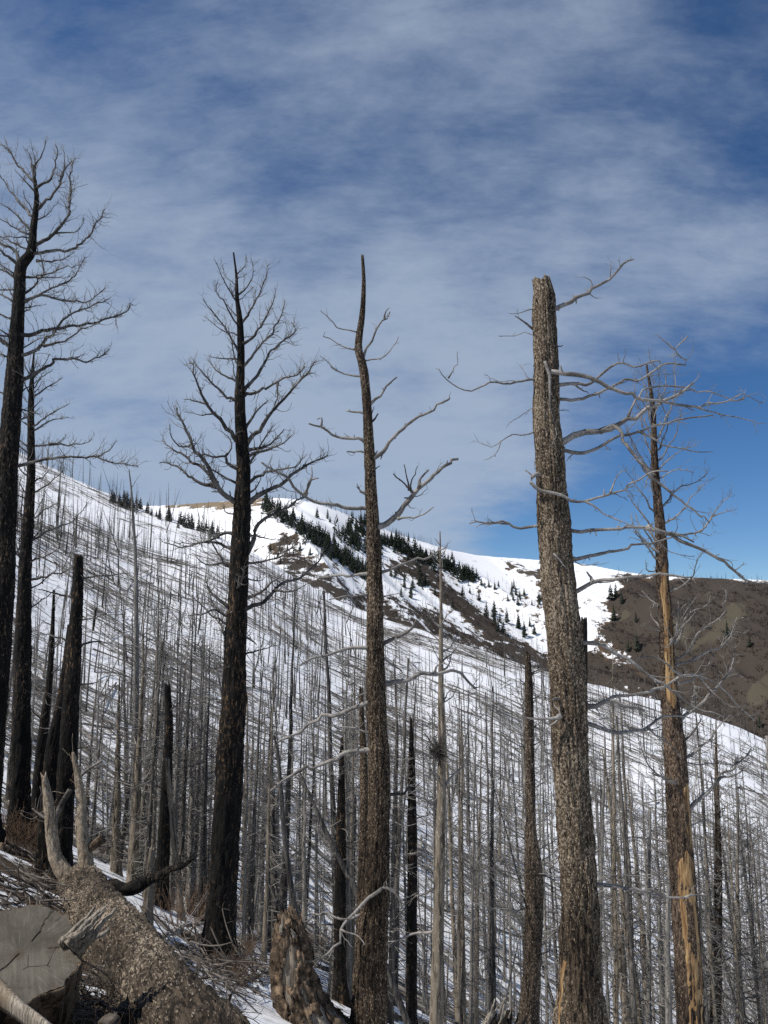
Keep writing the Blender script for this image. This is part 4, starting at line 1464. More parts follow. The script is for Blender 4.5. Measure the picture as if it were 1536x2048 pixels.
rs = np.random.RandomState(77)
placed = []
toplim_x, toplim_y = (0, 300, 600, 900, 1200, 1536), (1230, 1290, 1330, 1390, 1450, 1500)
tries = 0
while len(placed) < 298 and tries < 9000:
    tries += 1
    Y = 20.5 + 75 * rs.rand() ** 1.55
    u = rs.uniform(-0.57, 0.57)
    X = u * Y
    if u < -0.32 and Y < 23:
        continue
    if rs.rand() > np.clip(1.6 * float(fbm(X / 6, Y / 6, 9.9, 2)) - 0.25, 0.1, 1):
        continue
    if any((X - a) ** 2 + (Y - b) ** 2 < 0.45 ** 2 for a, b, *_ in placed):
        continue
    z = g1(X, Y)
    i = rs.choice(len(protos), p=np.array([2, 3, 1.6, 3, 1.6, 0.8, 3, 1.6, 1.8, 1.6, 3, 0.8]) / 23.8)
    root, H0, r0, k, mt = protos[i]
    px, pyb = project(np.array([X, Y, z]))
    if pyb > 2048 and project(np.array([X, Y, z + 14]))[1] > 2048:
        continue
    # tallest height that stays under the tops line seen across the stand
    lim = np.interp(px, toplim_x, toplim_y) + rs.normal(25, 75)
    if rs.rand() < 0.06:
        lim -= 130
    zt = at(px, max(lim, 1180), Y)[2]
    Hm = min(zt - z, 17.5)
    if Hm < 4.0:
        if rs.rand() < 0.6:
            continue
        Hm = 4.5
    if k == 'broken':
        Hm = min(Hm * 0.55, 6.5)
    sz = Hm / H0
    if Y < 27 and 780 < px < 1040:
        continue
    sx = rs.choice([0.6, 0.8, 1.0, 1.35], p=[0.25, 0.35, 0.25, 0.15]) * rs.uniform(0.85, 1.15) * (0.75 + 0.25 * min(sz, 1.3))
    placed.append((X, Y, z, i, sx, sz, float(px)))
    lk = 0.16 if rs.rand() < 0.10 else 0.028
    lab = '%s %s %s%s%s %s %s' % ('tall' if Hm > 11 else 'low' if Hm < 6.5 else 'mid-height', 'thick' if sx * r0 > 0.15 else 'thin' if sx * r0 < 0.095 else 'medium', 'leaning ' if lk > 0.1 else '', '' if Y < 42 else 'distant ', CTXT[mt], KTXT[k], zone(px))
    lab = lab.replace('medium ', '')
    if len(lab.split()) > 15:
        lab = lab.replace('distant ', '').replace('mid-height ', '')
    c = copy_thing(root, (X, Y, z), rs.uniform(0, 6.28), (sx, sx, sz), lab, 'dead trees ' + zone(px))
    c.rotation_euler = (rs.normal(0, lk), rs.normal(0, lk), rs.uniform(0, 6.28))
for p in protos:
    drop_thing(p[0])

# ------------------------------------------------------------------ the thin stand further up the spur: one mass
rs = np.random.RandomState(5)


def veil(name, label, m, Yr, ur, hr, kb, mat, rtw, keep):
    """many thin dead trees with their twigs as one mass"""
    k = m * 5
    Y = Yr[0] + (Yr[1] - Yr[0]) * rs.rand(k) ** 0.85
    u = rs.uniform(ur[0], ur[1], k)
    ok = (Y < np.interp(u, C1[0], C1[1]) + 6) & (rs.rand(k) < keep(u, Y))
    u, Y = u[ok][:m], Y[ok][:m]
    if name == 'burnt_forest':
        cf = rs.uniform(-0.58, -0.20, 130)
        u = np.concatenate([u, cf])
        Y = np.concatenate([Y, np.interp(cf, C1[0], C1[1]) - rs.uniform(-5, 16, 130)])
    X = u * Y
    Z = ground(X, Y)
    m = len(X)
    H = rs.uniform(hr[0], hr[1], m) * np.interp(u, (-0.6, -0.3, 0.6), (1.0, 0.85, 0.8)) * rs.choice([0.45, 0.8, 1.0], m, p=[0.2, 0.4, 0.4])
    n = 4
    t = np.linspace(0, 1, n)
    lean = rs.normal(0, 1, (m, 2)) * np.where(rs.rand(m) < 0.15, 0.22, 0.045)[:, None]
    P = np.zeros((m, n, 3))
    P[:, :, 0] = X[:, None] + lean[:, :1] * H[:, None] * t[None]
    P[:, :, 1] = Y[:, None] + lean[:, 1:] * H[:, None] * t[None]
    P[:, :, 2] = Z[:, None] - 0.4 + (H[:, None] + 0.4) * t[None]
    mb = MB()
    tubes(mb, P, ((H * 0.0075 + 0.02) * rs.uniform(0.6, 1.4, m))[:, None] * np.linspace(1, 0.22, n)[None], 4)
    b = np.repeat(np.arange(m), kb)
    f = rs.uniform(0.15, 0.98, m * kb)
    base = P[b, 0] * (1 - f[:, None]) + P[b, -1] * f[:, None]
    az = rs.rand(m * kb) * 6.283
    up = np.repeat(rs.choice([-0.35, 0.05, 0.6], m), kb)
    d = np.column_stack([np.cos(az), np.sin(az), up + rs.normal(0, 0.3, m * kb)])
    tw = twig_paths(base, d, H[b] * 0.17 * (1.2 - f) * rs.uniform(0.25, 1, m * kb), 2, 0.25, 0.2, rs)
    tubes(mb, tw, np.full((m * kb, 1), rtw) * np.array([[1, 0.4]]), 3, cap=False)
    tag(mb.obj(name, M[mat], None), label, 'dead forest', None, 'stuff')


veil('burnt_forest', 'thin mass of dead grey trees standing up the snowy spur', 1250, (85, 238), (-0.60, 0.58), (5, 13), 24, 'pole_dark', 0.013,
     lambda u, Y: np.clip(1.05 - Y / 235 + (fbm(u * 9, Y / 40, 3.3, 3) - 0.5) * 2.4, 0.06, 1))
veil('dead_sapling_thicket', 'dense grey veil of thin dead saplings and twigs filling the hollow', 1750, (28, 150), (-0.58, 0.58), (3, 10), 40, 'twig', 0.009,
     lambda u, Y: np.clip(0.8 + (fbm(u * 12, Y / 12, 7.3, 3) - 0.5) * 3.0, 0.05, 1) * np.interp(u, (-0.5, -0.2, 0.0, 0.5), (0.45, 0.75, 1, 1)))

# ------------------------------------------------------------------ fallen logs
def log_proto(L, r, seed, mat):
    rs = np.random.RandomState(seed)
    n = 8
    t = np.linspace(-0.5, 0.5, n)
    C = np.column_stack([t * L, rs.normal(0, 0.03, n), rs.normal(0, 0.02, n)])
    mb = MB()
    tubes(mb, C[None], (r * np.linspace(1, 0.35, n))[None], 6)
    nb = 16
    f = rs.uniform(0.25, 1, nb)
    base = np.column_stack([(f - 0.5) * L, 0 * f, 0 * f])
    d = rs.normal(0, 1, (nb, 3)) + np.array([0.5, 0, 0.3])
    tubes(mb, twig_paths(base, d, rs.uniform(0.2, 0.9, nb), 4, 0, 0.15, rs), np.full((nb, 1), 0.014) * np.linspace(1, 0.4, 4)[None], 3)
    o = mb.obj('fallen_log', mat)
    KIDS[o.name] = []
    return o, L, r


lps = [log_proto(9, 0.13, 300 + i, M[('timber', 'pole_dark', 'timber', 'pole_grey')[i % 4]]) for i in range(6)]
rs = np.random.RandomState(21)
m = 9500
Y = 30 + 200 * rs.rand(m) ** 0.8
u = rs.uniform(-0.6, 0.58, m)
yc = np.interp(u, C1[0], C1[1])
cl = fbm(u * 14 + 3, Y / 14, 6.6, 3)
upper = np.clip((Y / yc - 0.55) / 0.4, 0, 1)
ok = (Y < yc - 2) & (rs.rand(m) < np.clip(0.46 - 0.62 * upper * np.interp(u, (-0.6, -0.1, 0.2), (1, 0.8, 0.2)) + (cl - 0.5) * 3.6, 0, 1))
u, Y, cl = u[ok], Y[ok], cl[ok]
X = u * Y
m = len(X)
ang = np.radians(np.interp(u, (-0.5, 0.1, 0.5), (-14, -33, -44)) + rs.normal(0, 1, m) * np.where(rs.rand(m) < 0.35, 55, 17) + (fbm(u * 9, Y / 25, 1.2, 2) - 0.5) * 80)
L = rs.uniform(3, 12, m)
dx, dy = np.cos(ang) * L / 2, np.sin(ang) * L / 2
A = np.column_stack([X - dx, Y - dy, ground(X - dx, Y - dy) + rs.uniform(0.0, 0.55, m)])
B = np.column_stack([X + dx, Y + dy, ground(X + dx, Y + dy) + rs.uniform(0.0, 0.55, m)])
rr = rs.uniform(0.035, 0.105, m)
order = np.argsort(np.hypot(X, Y))
single = order[:300]
rest = order[300:]
for j in single:
    lp, l0, r0 = lps[rs.randint(6)]
    v = Vector(B[j] - A[j])
    px = float(project((A[j] + B[j]) / 2)[0])
    zn = zone(px)
    dist_ = 'nearby' if Y[j] < 45 else 'distant' if Y[j] > 75 else 'half-distant'
    c = copy_thing(lp, (A[j] + B[j]) / 2, 0, (v.length / l0, rr[j] / r0, rr[j] / r0), '%s %s fallen log on the snow %s' % ('thick' if rr[j] > 0.08 else 'thin', dist_, zn), 'fallen logs ' + zn)
    c.rotation_mode = 'QUATERNION'
    c.rotation_quaternion = v.to_track_quat('X', 'Z')
    tag(c, c['label'], 'log')
for lp in lps:
    drop_thing(lp[0])
mb = MB()
n = 3
t = np.linspace(0, 1, n)[None, :, None]
P = A[rest][:, None, :] * (1 - t) + B[rest][:, None, :] * t
tubes(mb, P, rr[rest][:, None] * np.linspace(1, 0.4, n)[None], 4, cap=False)
kb = 8
b = np.repeat(np.arange(len(rest)), kb)
f = rs.uniform(0.2, 1, len(b))[:, None]
base = P[b, 0] * (1 - f) + P[b, -1] * f
d = rs.normal(0, 1, (len(b), 3)) + np.array([0.6, 0, 0.5])
tubes(mb, twig_paths(base, d, rs.uniform(0.4, 1.6, len(b)), 2, 0, 0.15, rs), np.full((len(b), 1), 0.014) * np.array([[1, 0.4]]), 3, cap=False)
o = mb.obj('fallen_timber', M['timber'], None)
tag(o, 'countless grey logs strewn over the far snowy spur', 'fallen timber', None, 'stuff')


# ------------------------------------------------------------------ living conifers
def conifer_proto(seed, mat, bare=0.0):
    rs = np.random.RandomState(seed)
    H = 10.0
    root = empty('conifer', (0, 0, 0), 'x', 'conifer')
    mb = MB()
    tubes(mb, np.array([[[0, 0, -0.8], [0.03, 0, H * 0.5], [0, 0.02, H]]]), np.array([[0.2, 0.12, 0.02]]), 5)
    a = mb.obj('trunk', M['pole_dark'], root)
    mb = MB()
    nb = 150
    f = 0.06 + 0.94 * (np.arange(nb) + rs.rand(nb)) / nb
    az = rs.rand(nb) * 6.283
    ln = (2.6 * (1 - f) ** 0.8 + 0.15) * rs.uniform(0.55, 1.15, nb) * rs.uniform(0.8, 1.1)
    z = f * H
    ca, sa = np.cos(az), np.sin(az)
    dr = rs.uniform(0.05, 0.45, nb)
    w_ = ln * 0.30 + 0.08
    v = []
    # each bough: a drooping fan of six faces with a raised spine
    b0 = np.column_stack([ca * 0.05, sa * 0.05, z])
    mid = np.column_stack([ca * ln * 0.55, sa * ln * 0.55, z - dr * ln * 0.45 + 0.12 * ln])
    tip = np.column_stack([ca * ln, sa * ln, z - dr * ln])
    sd = np.column_stack([-sa * w_, ca * w_, -0.35 * w_])
    sd2 = np.column_stack([sa * w_, -ca * w_, -0.35 * w_])
    V = np.stack([b0, mid + sd, mid, mid + sd2, tip, b0 * 0.0 + mid - np.array([0, 0, 0.25]) * ln[:, None]], 1).reshape(-1, 3)
    k = np.arange(nb)[:, None] * 6
    T = np.concatenate([k + np.array([[0, 2, 1]]), k + np.array([[0, 3, 2]]), k + np.array([[1, 2, 4]]), k + np.array([[2, 3, 4]]), k + np.array([[0, 1, 5]]), k + np.array([[5, 3, 0]]), k + np.array([[1, 4, 5]]), k + np.array([[3, 5, 4]])])
    mb.add(V, None, T)
    b = mb.obj('crown', mat, root, smooth=False)
    KIDS[root.name] = [a, b]
    return root


cps = [conifer_proto(400 + i, M['needle']) for i in range(4)]
cpg = [conifer_proto(420 + i, M['needle_grey']) for i in range(2)]
rs = np.random.RandomState(31)


def conifers(pts, lab, grp, hpx, y0, y1, ps):
    for px, py in pts:
        h = hit(px, py, y0, y1, 700)
        if h is None:
            continue
        X, Y, z = h
        H = rs.uniform(*hpx) * Y / F
        s = H / 10.0
        c = copy_thing(ps[rs.randint(len(ps))], (X, Y, z), 0, (s * rs.uniform(0.8, 1.25),) * 2 + (s,), lab, grp)
        c.rotation_euler = (0, 0, rs.uniform(0, 6.28))


def along(poly, n, spread):
    q = smooth_line(np.array([(a, b, 0) for a, b in poly], float), 200)[:, :2]
    p = q[rs.randint(0, 200, n)]
    return p + rs.normal(0, 1, (n, 2)) * np.array([7, spread])


LB = {'band': 'small dark green conifer in the diagonal band running down the snowy peak', 'clump': 'dark green conifer in the clump beside open snow under the peak'}
conifers(along([(525, 1008), (570, 1035), (620, 1065), (665, 1098), (700, 1125), (735, 1150)], 78, 7), LB['band'], 'conifers in the band below the peak', (18, 30), 480, 800, cps)
conifers(along([(672, 1062), (710, 1082), (755, 1105), (745, 1070), (690, 1045)], 40, 11), LB['clump'], 'conifers in the clump under the peak', (18, 32), 480, 830, cps)
conifers(along([(770, 1078), (830, 1105), (890, 1130), (945, 1155)], 56, 7), 'dark green conifer along the shoulder descending right from the peak', 'conifers along the descending shoulder', (15, 25), 480, 900, cps)
conifers(along([(955, 1165), (1000, 1180), (1050, 1200), (1095, 1225)], 20, 7), 'small conifer in the thin line crossing the snow behind the thick snag', 'conifers in the thin line', (12, 21), 480, 950, cps)
conifers(along([(975, 1225), (1000, 1240), (1035, 1258), (1070, 1262)], 18, 9), 'conifer in the dark cluster on the lower snow slope', 'conifers in the lower cluster', (20, 32), 480, 950, cps)
conifers(along([(775, 1150), (800, 1165), (835, 1175), (850, 1160), (820, 1185)], 16, 10), 'conifer scattered in the brown gully right of the central snag', 'conifers in the brown gully', (16, 27), 480, 950, cps)
CON = [(1222, 1198, 'conifer at the snow edge of the brown hill, left of its small group'), (1232, 1193, 'tallest conifer of the group at the snow edge of the brown hill'), (1244, 1206, 'conifer on the right side of the group at the brown hill edge'),
       (1272, 1243, 'lone conifer on the brown hill just left of the peeling snag'), (1228, 1240, 'lone conifer low on the snow edge of the brown hill'), (1455, 1270, 'lone conifer on the olive patch of the brown hill'),
       (1500, 1295, 'lone conifer on the brown hill near the right edge'), (1257, 1303, 'conifer low on the brown hill, left of a pair'), (1275, 1300, 'conifer low on the brown hill, right of a pair'), (1520, 1450, 'conifer at the foot of the brown hill by the right edge')]
for px, py, lab in CON:
    conifers([(px, py)], lab, 'conifers on the brown hillside', (20, 34), 480, 950, cps)
conifers([(540, 1100), (634, 1033), (655, 1035), (660, 1042), (575, 1098), (560, 1130), (556, 1115), (600, 1100), (620, 1110), (640, 1140), (590, 1135), (870, 1190), (905, 1210), (925, 1190), (940, 1185), (958, 1200)],
         'single small conifer standing alone on open snow', 'scattered single conifers', (12, 24), 480, 950, cps)
conifers(along([(215, 1000), (260, 1016), (300, 1028), (345, 1044), (390, 1058), (440, 1074)], 42, 2.5), 'scorched greyish conifer in the row along the crest of the snow spur', 'scorched conifers along the spur crest', (14, 36), 190, 330, cpg)
for p in cps + cpg:
    drop_thing(p)
# the young growth between them, past counting
mb = MB()
pts_ = np.vstack([along([(525, 1008), (570, 1037), (620, 1068), (665, 1100), (700, 1128), (735, 1153)], 320, 6), along([(770, 1082), (830, 1108), (890, 1133), (945, 1158)], 220, 6), along([(672, 1066), (710, 1086), (755, 1108), (745, 1074)], 110, 11)])
for px, py in pts_:
    h = hit(px, py, 480, 900)
    if h is None:
        continue
    H = rs.uniform(9, 25) * h[1] / F
    nb = 26
    f = 0.05 + 0.95 * (np.arange(nb) + rs.rand(nb)) / nb
    az = rs.rand(nb) * 6.283
    ln = (0.30 * (1 - f) ** 0.8 + 0.02) * H * rs.uniform(0.7, 1.1, nb)
    c_ = np.column_stack([np.full(nb, h[0]), np.full(nb, h[1]), h[2] + f * H])
    o_ = np.column_stack([np.cos(az), np.sin(az), -0.35 + 0 * az]) * ln[:, None]
    sd_ = np.column_stack([-np.sin(az), np.cos(az), 0 * az]) * ln[:, None] * 0.4
    V = np.stack([c_ + np.array([0, 0, 0.08 * H]), c_ + o_ + sd_, c_ + o_ - sd_, c_ - np.array([0, 0, 0.04 * H])], 1).reshape(-1, 3)
    k_ = np.arange(nb)[:, None] * 4
    mb.add(V, None, np.concatenate([k_ + np.array([[0, 1, 2]]), k_ + np.array([[3, 2, 1]])]))
tag(mb.obj('young_conifers', M['needle'], None, smooth=False), 'dark mass of young conifers merging between the trees on the far peak', 'conifers', None, 'stuff')

# skyline fringe of dead poles on the far mountain, too small to count
mb = MB()
pp = []
for (a, b, n_) in (((600, 998), (760, 1058), 60), ((760, 1058), (900, 1100), 60), ((1290, 1152), (1536, 1160), 36), ((540, 995), (590, 996), 6)):
    for i in range(n_):
        f = rs.rand()
        pp.append((a[0] + (b[0] - a[0]) * f, rs.uniform(5, 15)))
for px, hh in pp:
    u_ = (px - 768) / F / (CP + 0.02)
    Yc = float(np.interp(u_, C2[0], C2[1])) - rs.uniform(0, 4)
    X = u_ * Yc
    z = g1(X, Yc)
    H = hh * Yc / F
    tubes(mb, np.array([[[X, Yc, z - 1], [X, Yc, z + H]]]), np.array([[0.16, 0.08]]), 4)
# thin dead poles down the far snow faces
for i in range(1700):
    px, py = rs.uniform(540, 1290), rs.uniform(1080, 1340)
    if py < np.interp(px, (540, 760, 1190, 1290), (1080, 1110, 1190, 1320)):
        continue
    h = hit(px, py, 480, 900, 260)
    if h is None:
        continue
    H = rs.uniform(8, 19) * h[1] / F
    tubes(mb, np.array([[[h[0], h[1], h[2] - 0.5], [h[0] + rs.normal(0, 0.3), h[1], h[2] + H]]]), np.array([[0.14, 0.05]]), 3, cap=False)
o = mb.obj('distant_dead_trees', M['pole_dark'])
tag(o, 'distant mass of dead poles on the far mountain faces', 'dead forest', None, 'stuff')

# ------------------------------------------------------------------ leafless scrub on the brown hillside
mb = MB()
sel = (earth[..., 0] == SCRUB[0]) & isfar & (PX > 480) & (PX < 1640)
ii = np.flatnonzero(sel.ravel())
pick = rs.choice(ii, 9000)
bx_, by_ = XX.ravel()[pick] + rs.normal(0, 1.2, 9000), YY.ravel()[pick] + rs.normal(0, 1.5, 9000)
cl = fbm(bx_ / 22, by_ / 22, 4.4, 3)
kp = cl > 0.40
bx_, by_ = bx_[kp], by_[kp]
bz_ = ground(bx_, by_)
m = len(bx_)
kb = 4
b = np.repeat(np.arange(m), kb)
sz = rs.uniform(0.9, 2.8, m)[b]
base = np.column_stack([bx_[b], by_[b], bz_[b]]) + rs.normal(0, 0.5, (m * kb, 3)) * sz[:, None] * np.array([1, 1, 0.15])
d = rs.normal(0, 0.55, (m * kb, 3)) + np.array([0, 0, 0.8])
P = twig_paths(base, d, sz * rs.uniform(0.6, 1.3, m * kb), 2, 0.0, 0.25, rs)
tubes(mb, P, (0.11 * sz)[:, None] * np.array([[1.0, 0.5]]), 3, cap=False)
o = mb.obj('scrub_oak_thicket', M['scrub'])
tag(o, 'dark leafless scrub thicket covering the far brown slopes and gullies', 'scrub', None, 'stuff')

# ------------------------------------------------------------------ the big fallen log with its upright limbs
rs = np.random.RandomState(61)
e0, e1 = at(158, 1776, 14.3), at(395, 2130, 6.3)
tt_ = np.array([-0.03, 0.02, 0.2, 0.4, 0.6, 0.8, 1.0, 1.12])
LC = e0 + (e1 - e0) * tt_[:, None] + rs.normal(0, 0.02, (8, 3))
lp = np.column_stack([LC, [0.33, 0.38, 0.39, 0.385, 0.38, 0.375, 0.375, 0.375]])
q4 = smooth_line(np.hstack([LC, lp[:, 3:4]]), 340)[::-1]
LCc, LR = q4[:, :3], q4[:, 3]
org = tuple(LC[3] - np.array([0, 0, 0.3]))
log_root = empty('fallen_log', org, 'huge fallen trunk with shaggy brown bark and two upright pale limbs, lower left', 'fallen trunk')
V, q, t = bark_tube(LCc, LR, 120, 0.12, 4.2, 22, 0.12)
mb = MB()
mb.add(V, q, t)
mb.obj('trunk', M['log'], log_root, org)
# loose flakes of bark standing off it
ns = 120
Vg = V[:340 * ns].reshape(340, ns, 3)
m = 2600
i = rs.randint(2, 337, m)
j = rs.randint(0, ns, m)
kf = rs.rand(m) < np.clip(fbm(i / 22.0, j / 9.0, 3.3, 3) * 3 - 1.0, 0.05, 1)
i, j, m = i[kf], j[kf], int(kf.sum())
c = Vg[i, j]
nrm = c - LCc[i]
nrm /= np.linalg.norm(nrm, axis=1, keepdims=True)
ax = LCc[i + 1] - LCc[i - 1]
ax /= np.linalg.norm(ax, axis=1, keepdims=True)
sd = np.cross(nrm, ax)
th = rs.normal(0, 0.3, m)
l1 = ax * np.cos(th)[:, None] + sd * np.sin(th)[:, None]
l2 = np.cross(nrm, l1)
ln, wd = rs.uniform(0.006, 0.032, m)[:, None], rs.uniform(0.002, 0.007, m)[:, None]
lift = rs.uniform(0.002, 0.014, m)[:, None]
V4 = np.stack([c - l1 * ln - l2 * wd, c - l1 * ln + l2 * wd + nrm * 0.003, c + l1 * ln + l2 * wd + nrm * lift, c + l1 * ln * 0.9 - l2 * wd + nrm * lift], 1).reshape(-1, 3)
mb = MB()
mb.add(V4, np.arange(m * 4).reshape(m, 4))
o = mb.obj('bark_flakes', M['flake'], log_root, org, smooth=False)
o['kind'] = 'stuff'


def stout(parent, org, pts, Y, mat, seed, name='limb', twig=0.0, amp=0.12, sides=24, jag=0.03, dY=0.0):
    p = np.array(pts, float)
    yy = Y + np.linspace(0, dY, len(p))
    C = at(p[:, 0], p[:, 1], yy)
    R = p[:, 2] / 2 * depth(p[:, 1], yy) / F
    qq = smooth_line(np.hstack([C, R[:, None]]), max(24, int(np.linalg.norm(C[-1] - C[0]) / 0.03)))
    V, q, t = bark_tube(qq[:, :3], qq[:, 3], sides, amp, seed, 6, jag)
    mb = MB()
    mb.add(V, q, t)
    if twig:
        r_ = np.random.RandomState(int(seed * 10))
        n = len(qq)
        k = int(26 * twig)
        ii = r_.randint(n // 3, n, k)
        P = twig_paths(qq[ii, :3], r_.normal(0, 0.6, (k, 3)) + np.array([0.3, 0, 0.35]), r_.uniform(0.15, 0.5, k), 5, 0.3, 0.25, r_)
        tubes(mb, P, np.full((k, 1), 0.007) * np.linspace(1, 0.4, 5)[None], 3)
    return mb.obj(name, mat, parent, org)


o = stout(log_root, org, [(152, 1775, 40), (128, 1745, 30), (112, 1715, 25), (104, 1670, 22), (101, 1630, 22), (95, 1590, 17), (88, 1552, 10)], 14.2, M['pale'], 1.1, twig=0.35, amp=0.24, jag=0.12)
o['label'] = 'pale tan limb standing up from the far end, the left of two'
o = stout(log_root, org, [(172, 1772, 42), (173, 1740, 29), (170, 1700, 24), (163, 1650, 21), (161, 1590, 16), (153, 1540, 11), (146, 1505, 6)], 14.3, M['pale'], 2.3, twig=0.6, amp=0.24, jag=0.1)
o['label'] = 'pale tan limb standing up from the far end, the right of two'
stout(log_root, org, [(168, 1705, 14), (185, 1692, 17), (206, 1677, 18)], 14.3, M['rot'], 3.1)
stout(log_root, org, [(104, 1660, 12), (120, 1615, 11), (140, 1580, 10)], 14.2, M['limb_dark'], 3.7)
stout(log_root, org, [(152, 1560, 6), (175, 1540, 6), (205, 1520, 3)], 14.3, M['limb'], 3.9, twig=0.4)
stout(log_root, org, [(100, 1640, 6), (80, 1630, 5), (66, 1618, 3)], 14.2, M['limb'], 4.9, twig=0.3)
stout(log_root, org, [(196, 1778, 24), (225, 1774, 28), (250, 1779, 22), (272, 1773, 25), (305, 1755, 19), (322, 1752, 20), (340, 1738, 13), (362, 1734, 9), (385, 1720, 5)], 13.6, M['char'], 4.4, twig=2.6, dY=-0.5, amp=0.26)
stout(log_root, org, [(148, 1835, 5), (150, 1812, 26), (156, 1790, 20), (165, 1775, 4)], 12.6, M['greywood'], 5.1, 'torn_bark', dY=0.4)


def shard(mb, p0, p1, w0, w1, th, roll, seed, n=9):
    """a split length of wood: flat, tapering, with a ragged edge"""
    r_ = np.random.RandomState(seed)
    p0, p1 = np.array(p0, float), np.array(p1, float)
    d = (p1 - p0) / np.linalg.norm(p1 - p0)
    ref = np.array([0.2, -1, 0.3])
    a = np.cross(d, ref)
    a /= np.linalg.norm(a)
    b = np.cross(d, a)
    a, b = a * math.cos(roll) + b * math.sin(roll), b * math.cos(roll) - a * math.sin(roll)
    t = np.linspace(0, 1, n)
    C = p0 + (p1 - p0) * t[:, None] + r_.normal(0, 0.006, (n, 3))
    w_ = (w0 + (w1 - w0) * t) * (1 + r_.normal(0, 0.12, n))
    hh = th * (1 - 0.6 * t) * (1 + r_.normal(0, 0.15, n))
    pr = [(-1, -0.6), (-0.35, -1), (0.4, -0.85), (1, -0.4), (0.85, 0.7), (0.1, 1), (-0.8, 0.6)]
    V = np.stack([C + a * (w_ * x / 2)[:, None] + b * (hh * y / 2)[:, None] for x, y in pr], 1)
    s = len(pr)
    idx = np.arange(n * s).reshape(n, s)
    q = np.stack([idx[:-1], np.roll(idx[:-1], -1, 1), np.roll(idx[1:], -1, 1), idx[1:]], -1).reshape(-1, 4)
    V = np.vstack([V.reshape(-1, 3), C[0], C[-1] + d * w_[-1] * 0.6])
    tt = np.concatenate([np.stack([np.roll(idx[0], -1), idx[0], np.full(s, n * s)], -1), np.stack([idx[-1], np.roll(idx[-1], -1), np.full(s, n * s + 1)], -1)])
    mb.add(V, q, tt)


# ------------------------------------------------------------------ sawn stump end
cc = at(44, 1902, 6.7)
nv = Vector((0.24, -0.42, 0.88)).normalized()
M3 = nv.to_track_quat('Z', 'Y').to_matrix()
root = empty('sawn_stump', tuple(cc), 'grey sawn trunk end showing growth rings, cut by the left edge of the photo', 'stump')
root.rotation_euler = M3.to_euler()
ns = 320
an = np.arange(ns) / ns * 2 * math.pi
rim = 0.445 * (1 + 0.26 * (fbm(np.cos(an) * 1.4, np.sin(an) * 1.4, 2.2, 3) - 0.5) + 0.20 * (fbm(np.cos(an) * 6, np.sin(an) * 6, 5.2, 3) - 0.5))
rk = np.linspace(0, 1, 26)[1:]
zf = lambda x, y: 0.02 * (fbm(x * 3, y * 3, 1.0, 3) - 0.5) + 0.006 * (fbm(x * 40, y * 3, 2.0, 2) - 0.5)
VX = rk[:, None] * rim[None] * np.cos(an)[None]
VY = rk[:, None] * rim[None] * np.sin(an)[None]
VZ = zf(VX, VY)
# radial drying cracks cut into the face
for a0, r0, r1, wdt in ((0.9, 0.12, 0.5, 0.0035), (3.9, 0.02, 0.45, 0.0035), (-0.1, 0.2, 0.5, 0.004)):
    aa = a0 + 0.25 * (fbm(rk * 6, a0, 1.0, 3)[:, None] - 0.5)
    rr_ = rk[:, None] * rim[None]
    dist = np.abs(np.sin(an[None] - aa)) * rr_
    on = (np.cos(an[None] - aa) > 0) & (rr_ > r0) & (rr_ < r1)
    VZ = VZ - 0.02 * np.where(on, np.exp(-(dist / wdt) ** 2), 0)
V = np.vstack([[0, 0, 0], np.stack([VX, VY, VZ], -1).reshape(-1, 3)])
idx = 1 + np.arange(25 * ns).reshape(25, ns)
q = np.stack([idx[:-1], idx[1:], np.roll(idx[1:], -1, 1), np.roll(idx[:-1], -1, 1)], -1).reshape(-1, 4)
t = np.stack([np.zeros(ns, int), idx[0], np.roll(idx[0], -1)], -1)
mb = MB()
mb.add(V, q, t)
mb.obj('sawn_face', M['rings'], root, smooth=False)
zz = np.linspace(0.004, -1.1, 46)
S_, A_ = np.meshgrid(zz, an, indexing='ij')
bk = 1.045 + 0.10 * (fbm(np.cos(A_) * 6, np.sin(A_) * 6, S_ * 3, 4) - 0.5) + 0.05 * (fbm(np.cos(A_) * 14, np.sin(A_) * 14, S_ * 8, 2) - 0.5)
bk[0] *= 0.97
RRm = rim[None] * bk
V = np.stack([RRm * np.cos(A_), RRm * np.sin(A_), S_], -1).reshape(-1, 3)
idx = np.arange(46 * ns).reshape(46, ns)
q = np.stack([idx[:-1], idx[1:], np.roll(idx[1:], -1, 1), np.roll(idx[:-1], -1, 1)], -1).reshape(-1, 4)
Vl = np.vstack([V, np.stack([rim * 0.992 * np.cos(an), rim * 0.992 * np.sin(an), np.full(ns, -0.012)], -1)])
lip = len(V) + np.arange(ns)
q = np.vstack([q, np.stack([lip, idx[0], np.roll(idx[0], -1), np.roll(lip, -1)], -1)])
mb = MB()
mb.add(Vl, q)
mb.obj('bark', M['rot'], root)

# broken wedge of wood jammed between stump and log
mb = MB()
for k in range(11):
    a0 = at(122 + rs.uniform(0, 34), 1888 + rs.uniform(-8, 18), 6.75 + rs.uniform(-0.12, 0.12))
    b0 = a0 + np.array([0.17, 0.12, 0.17]) * rs.uniform(0.7, 1.35) + rs.normal(0, 0.025, 3)
    shard(mb, a0, b0, rs.uniform(0.05, 0.10), 0.02, rs.uniform(0.03, 0.06), rs.uniform(0, 3), 600 + k)
tag(mb.obj('splintered_wedge', M['greywood'], None, loc=None), 'splintered grey-brown wedge of wood between the sawn face and the big log', 'wood chunk')

